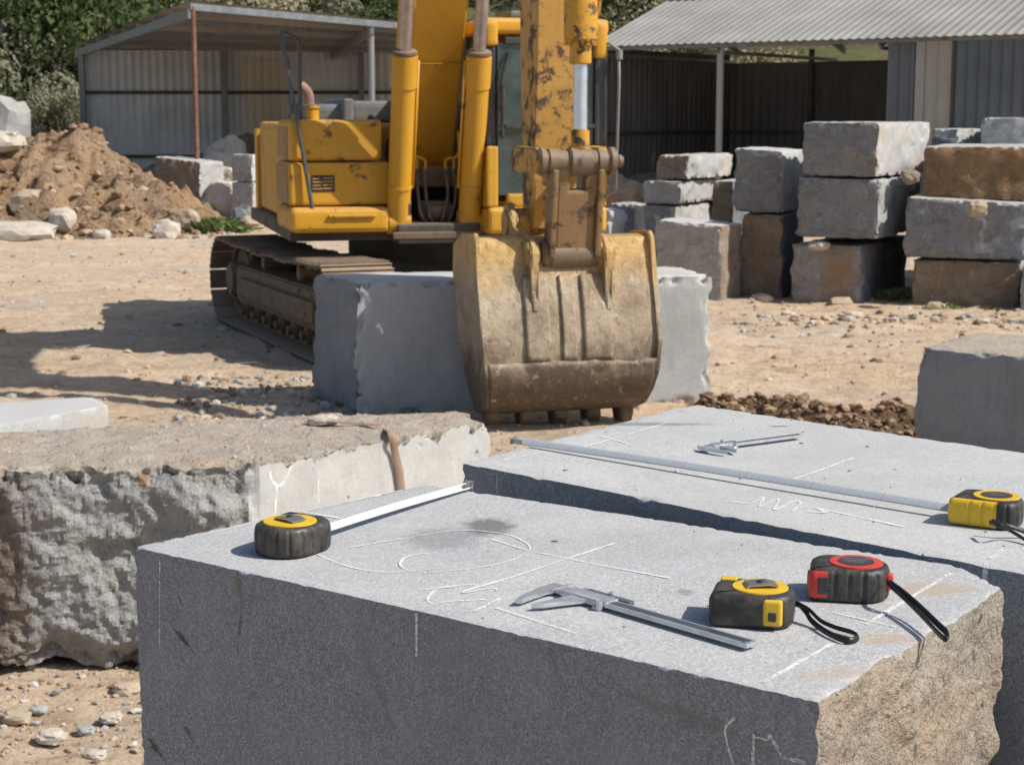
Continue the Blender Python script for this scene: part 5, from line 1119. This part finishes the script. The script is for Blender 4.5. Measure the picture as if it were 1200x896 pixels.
# calipers
M_cal = plain('caliper_steel', (.55, .58, .62), .36, .6, .12, 60, .06); M_cald = plain('caliper_dark', (.2, .225, .25), .4, .5, .15, 60); M_cale = tick_mat('caliper_scale', (.45, .48, .50))
def caliper(label, loc, rz, sc_=1., flip=1, stand=0.):
    root = empty('vernier_caliper', loc, label, 'caliper', rz)
    def Y(v_): return v_ * flip
    def poly(pts): return [(x * sc_, Y(y) * sc_) for x, y in pts]
    m = MB(); m.prism(poly([(-.004, -.0085), (.262, -.0085), (.262, .0085), (-.004, .0085)]), 'z', .004, .0078, .0005)
    bmn = m.build('beam', M_cal, root)
    m = MB(); m.prism(poly([(.06, -.004), (.258, -.004), (.258, .005), (.06, .005)]), 'z', .0078, .0082, .0001); m.build('recess', plain('caliper_recess', (.24, .27, .31), .3, .8, .1, 60), bmn)
    m = MB(); m.cyl(((.257) * sc_, Y(-.004) * sc_, .0078), ((.257) * sc_, Y(-.004) * sc_, .0088), .0016, seg=12); m.cyl(((.257) * sc_, Y(.004) * sc_, .0078), ((.257) * sc_, Y(.004) * sc_, .0088), .0016, seg=12); m.build('screw', M_cald, bmn)
    m = MB(); m.prism(poly([(-.004, .0088), (.014, .0088), (.014, -.0085), (.011, -.018), (.019, -.058), (.014, -.063), (.006, -.046), (-.003, -.012)]), 'z', .0036, .0082, .0006)
    m.prism(poly([(.004, .0085), (.012, .0085), (.010, .022), (.008, .024)]), 'z', .0045, .0068, .0004); m.build('fixed_jaw', M_cal, bmn)
    m = MB(); m.prism(poly([(.024, -.0105), (.075, -.0105), (.075, -.008), (.085, -.008), (.085, .0105), (.024, .0105)]), 'z', .0032, .0092, .0006)
    m.prism(poly([(.040, -.009), (.062, -.009), (.055, -.020), (.045, -.053), (.037, -.063), (.036, -.046), (.040, -.020)]), 'z', .0036, .0082, .0006)
    m.prism(poly([(.026, .010), (.036, .010), (.030, .022), (.027, .024)]), 'z', .0045, .0066, .0004); sl_ = m.build('slider', M_cal, root)
    m = MB(); m.prism(poly([(.036, .0108), (.098, .0108), (.098, .019), (.036, .019)]), 'z', .004, .0085, .0005); m.build('vernier_plate', M_cald, sl_)
    m = MB(); m.prism(poly([(.040, -.0095), (.074, -.0095), (.074, -.004), (.040, -.004)]), 'z', .0092, .0095, .0001); m.build('vernier_scale', M_cale, sl_)
    m = MB(); m.cyl((.068 * sc_, Y(.018) * sc_, .0085), (.068 * sc_, Y(.018) * sc_, .0115), .003, seg=14, bev=.0005); m.cyl((.072 * sc_, Y(-.0115) * sc_, .002), (.080 * sc_, Y(-.0115) * sc_, .002), .003, seg=12); m.cyl((.079 * sc_, Y(-.011) * sc_, .001), (.079 * sc_, Y(-.011) * sc_, .0095), .0035, seg=14, bev=.0005); m.build('thumb_screw', M_cal, sl_)
    return root
p0 = P(648, 690, ZT); p1 = P(890, 760, ZT); a_ = ang(p0, p1)
p0 = P(638, 690, zt - .002) ; 
caliper('steel vernier caliper with open jaws on the foreground block, nearest the camera', P(646, 694, zt - .0015), a_, (p1 - P(646, 694, ZT)).length / .262)
q0 = P(832, 531, ZT); q1 = P(944, 516, ZT); a_ = ang(q0, q1)
caliper('steel vernier caliper lying on the second block beyond the long silver tape blade', P(822, 530, zt - .0015), a_, (q1 - P(822, 530, ZT)).length / .262 * 1.0)
# thin pole standing beside the shed
# materials sanity: drop empty datablocks
for m_ in list(bpy.data.meshes):
    if m_.users == 0: bpy.data.meshes.remove(m_)
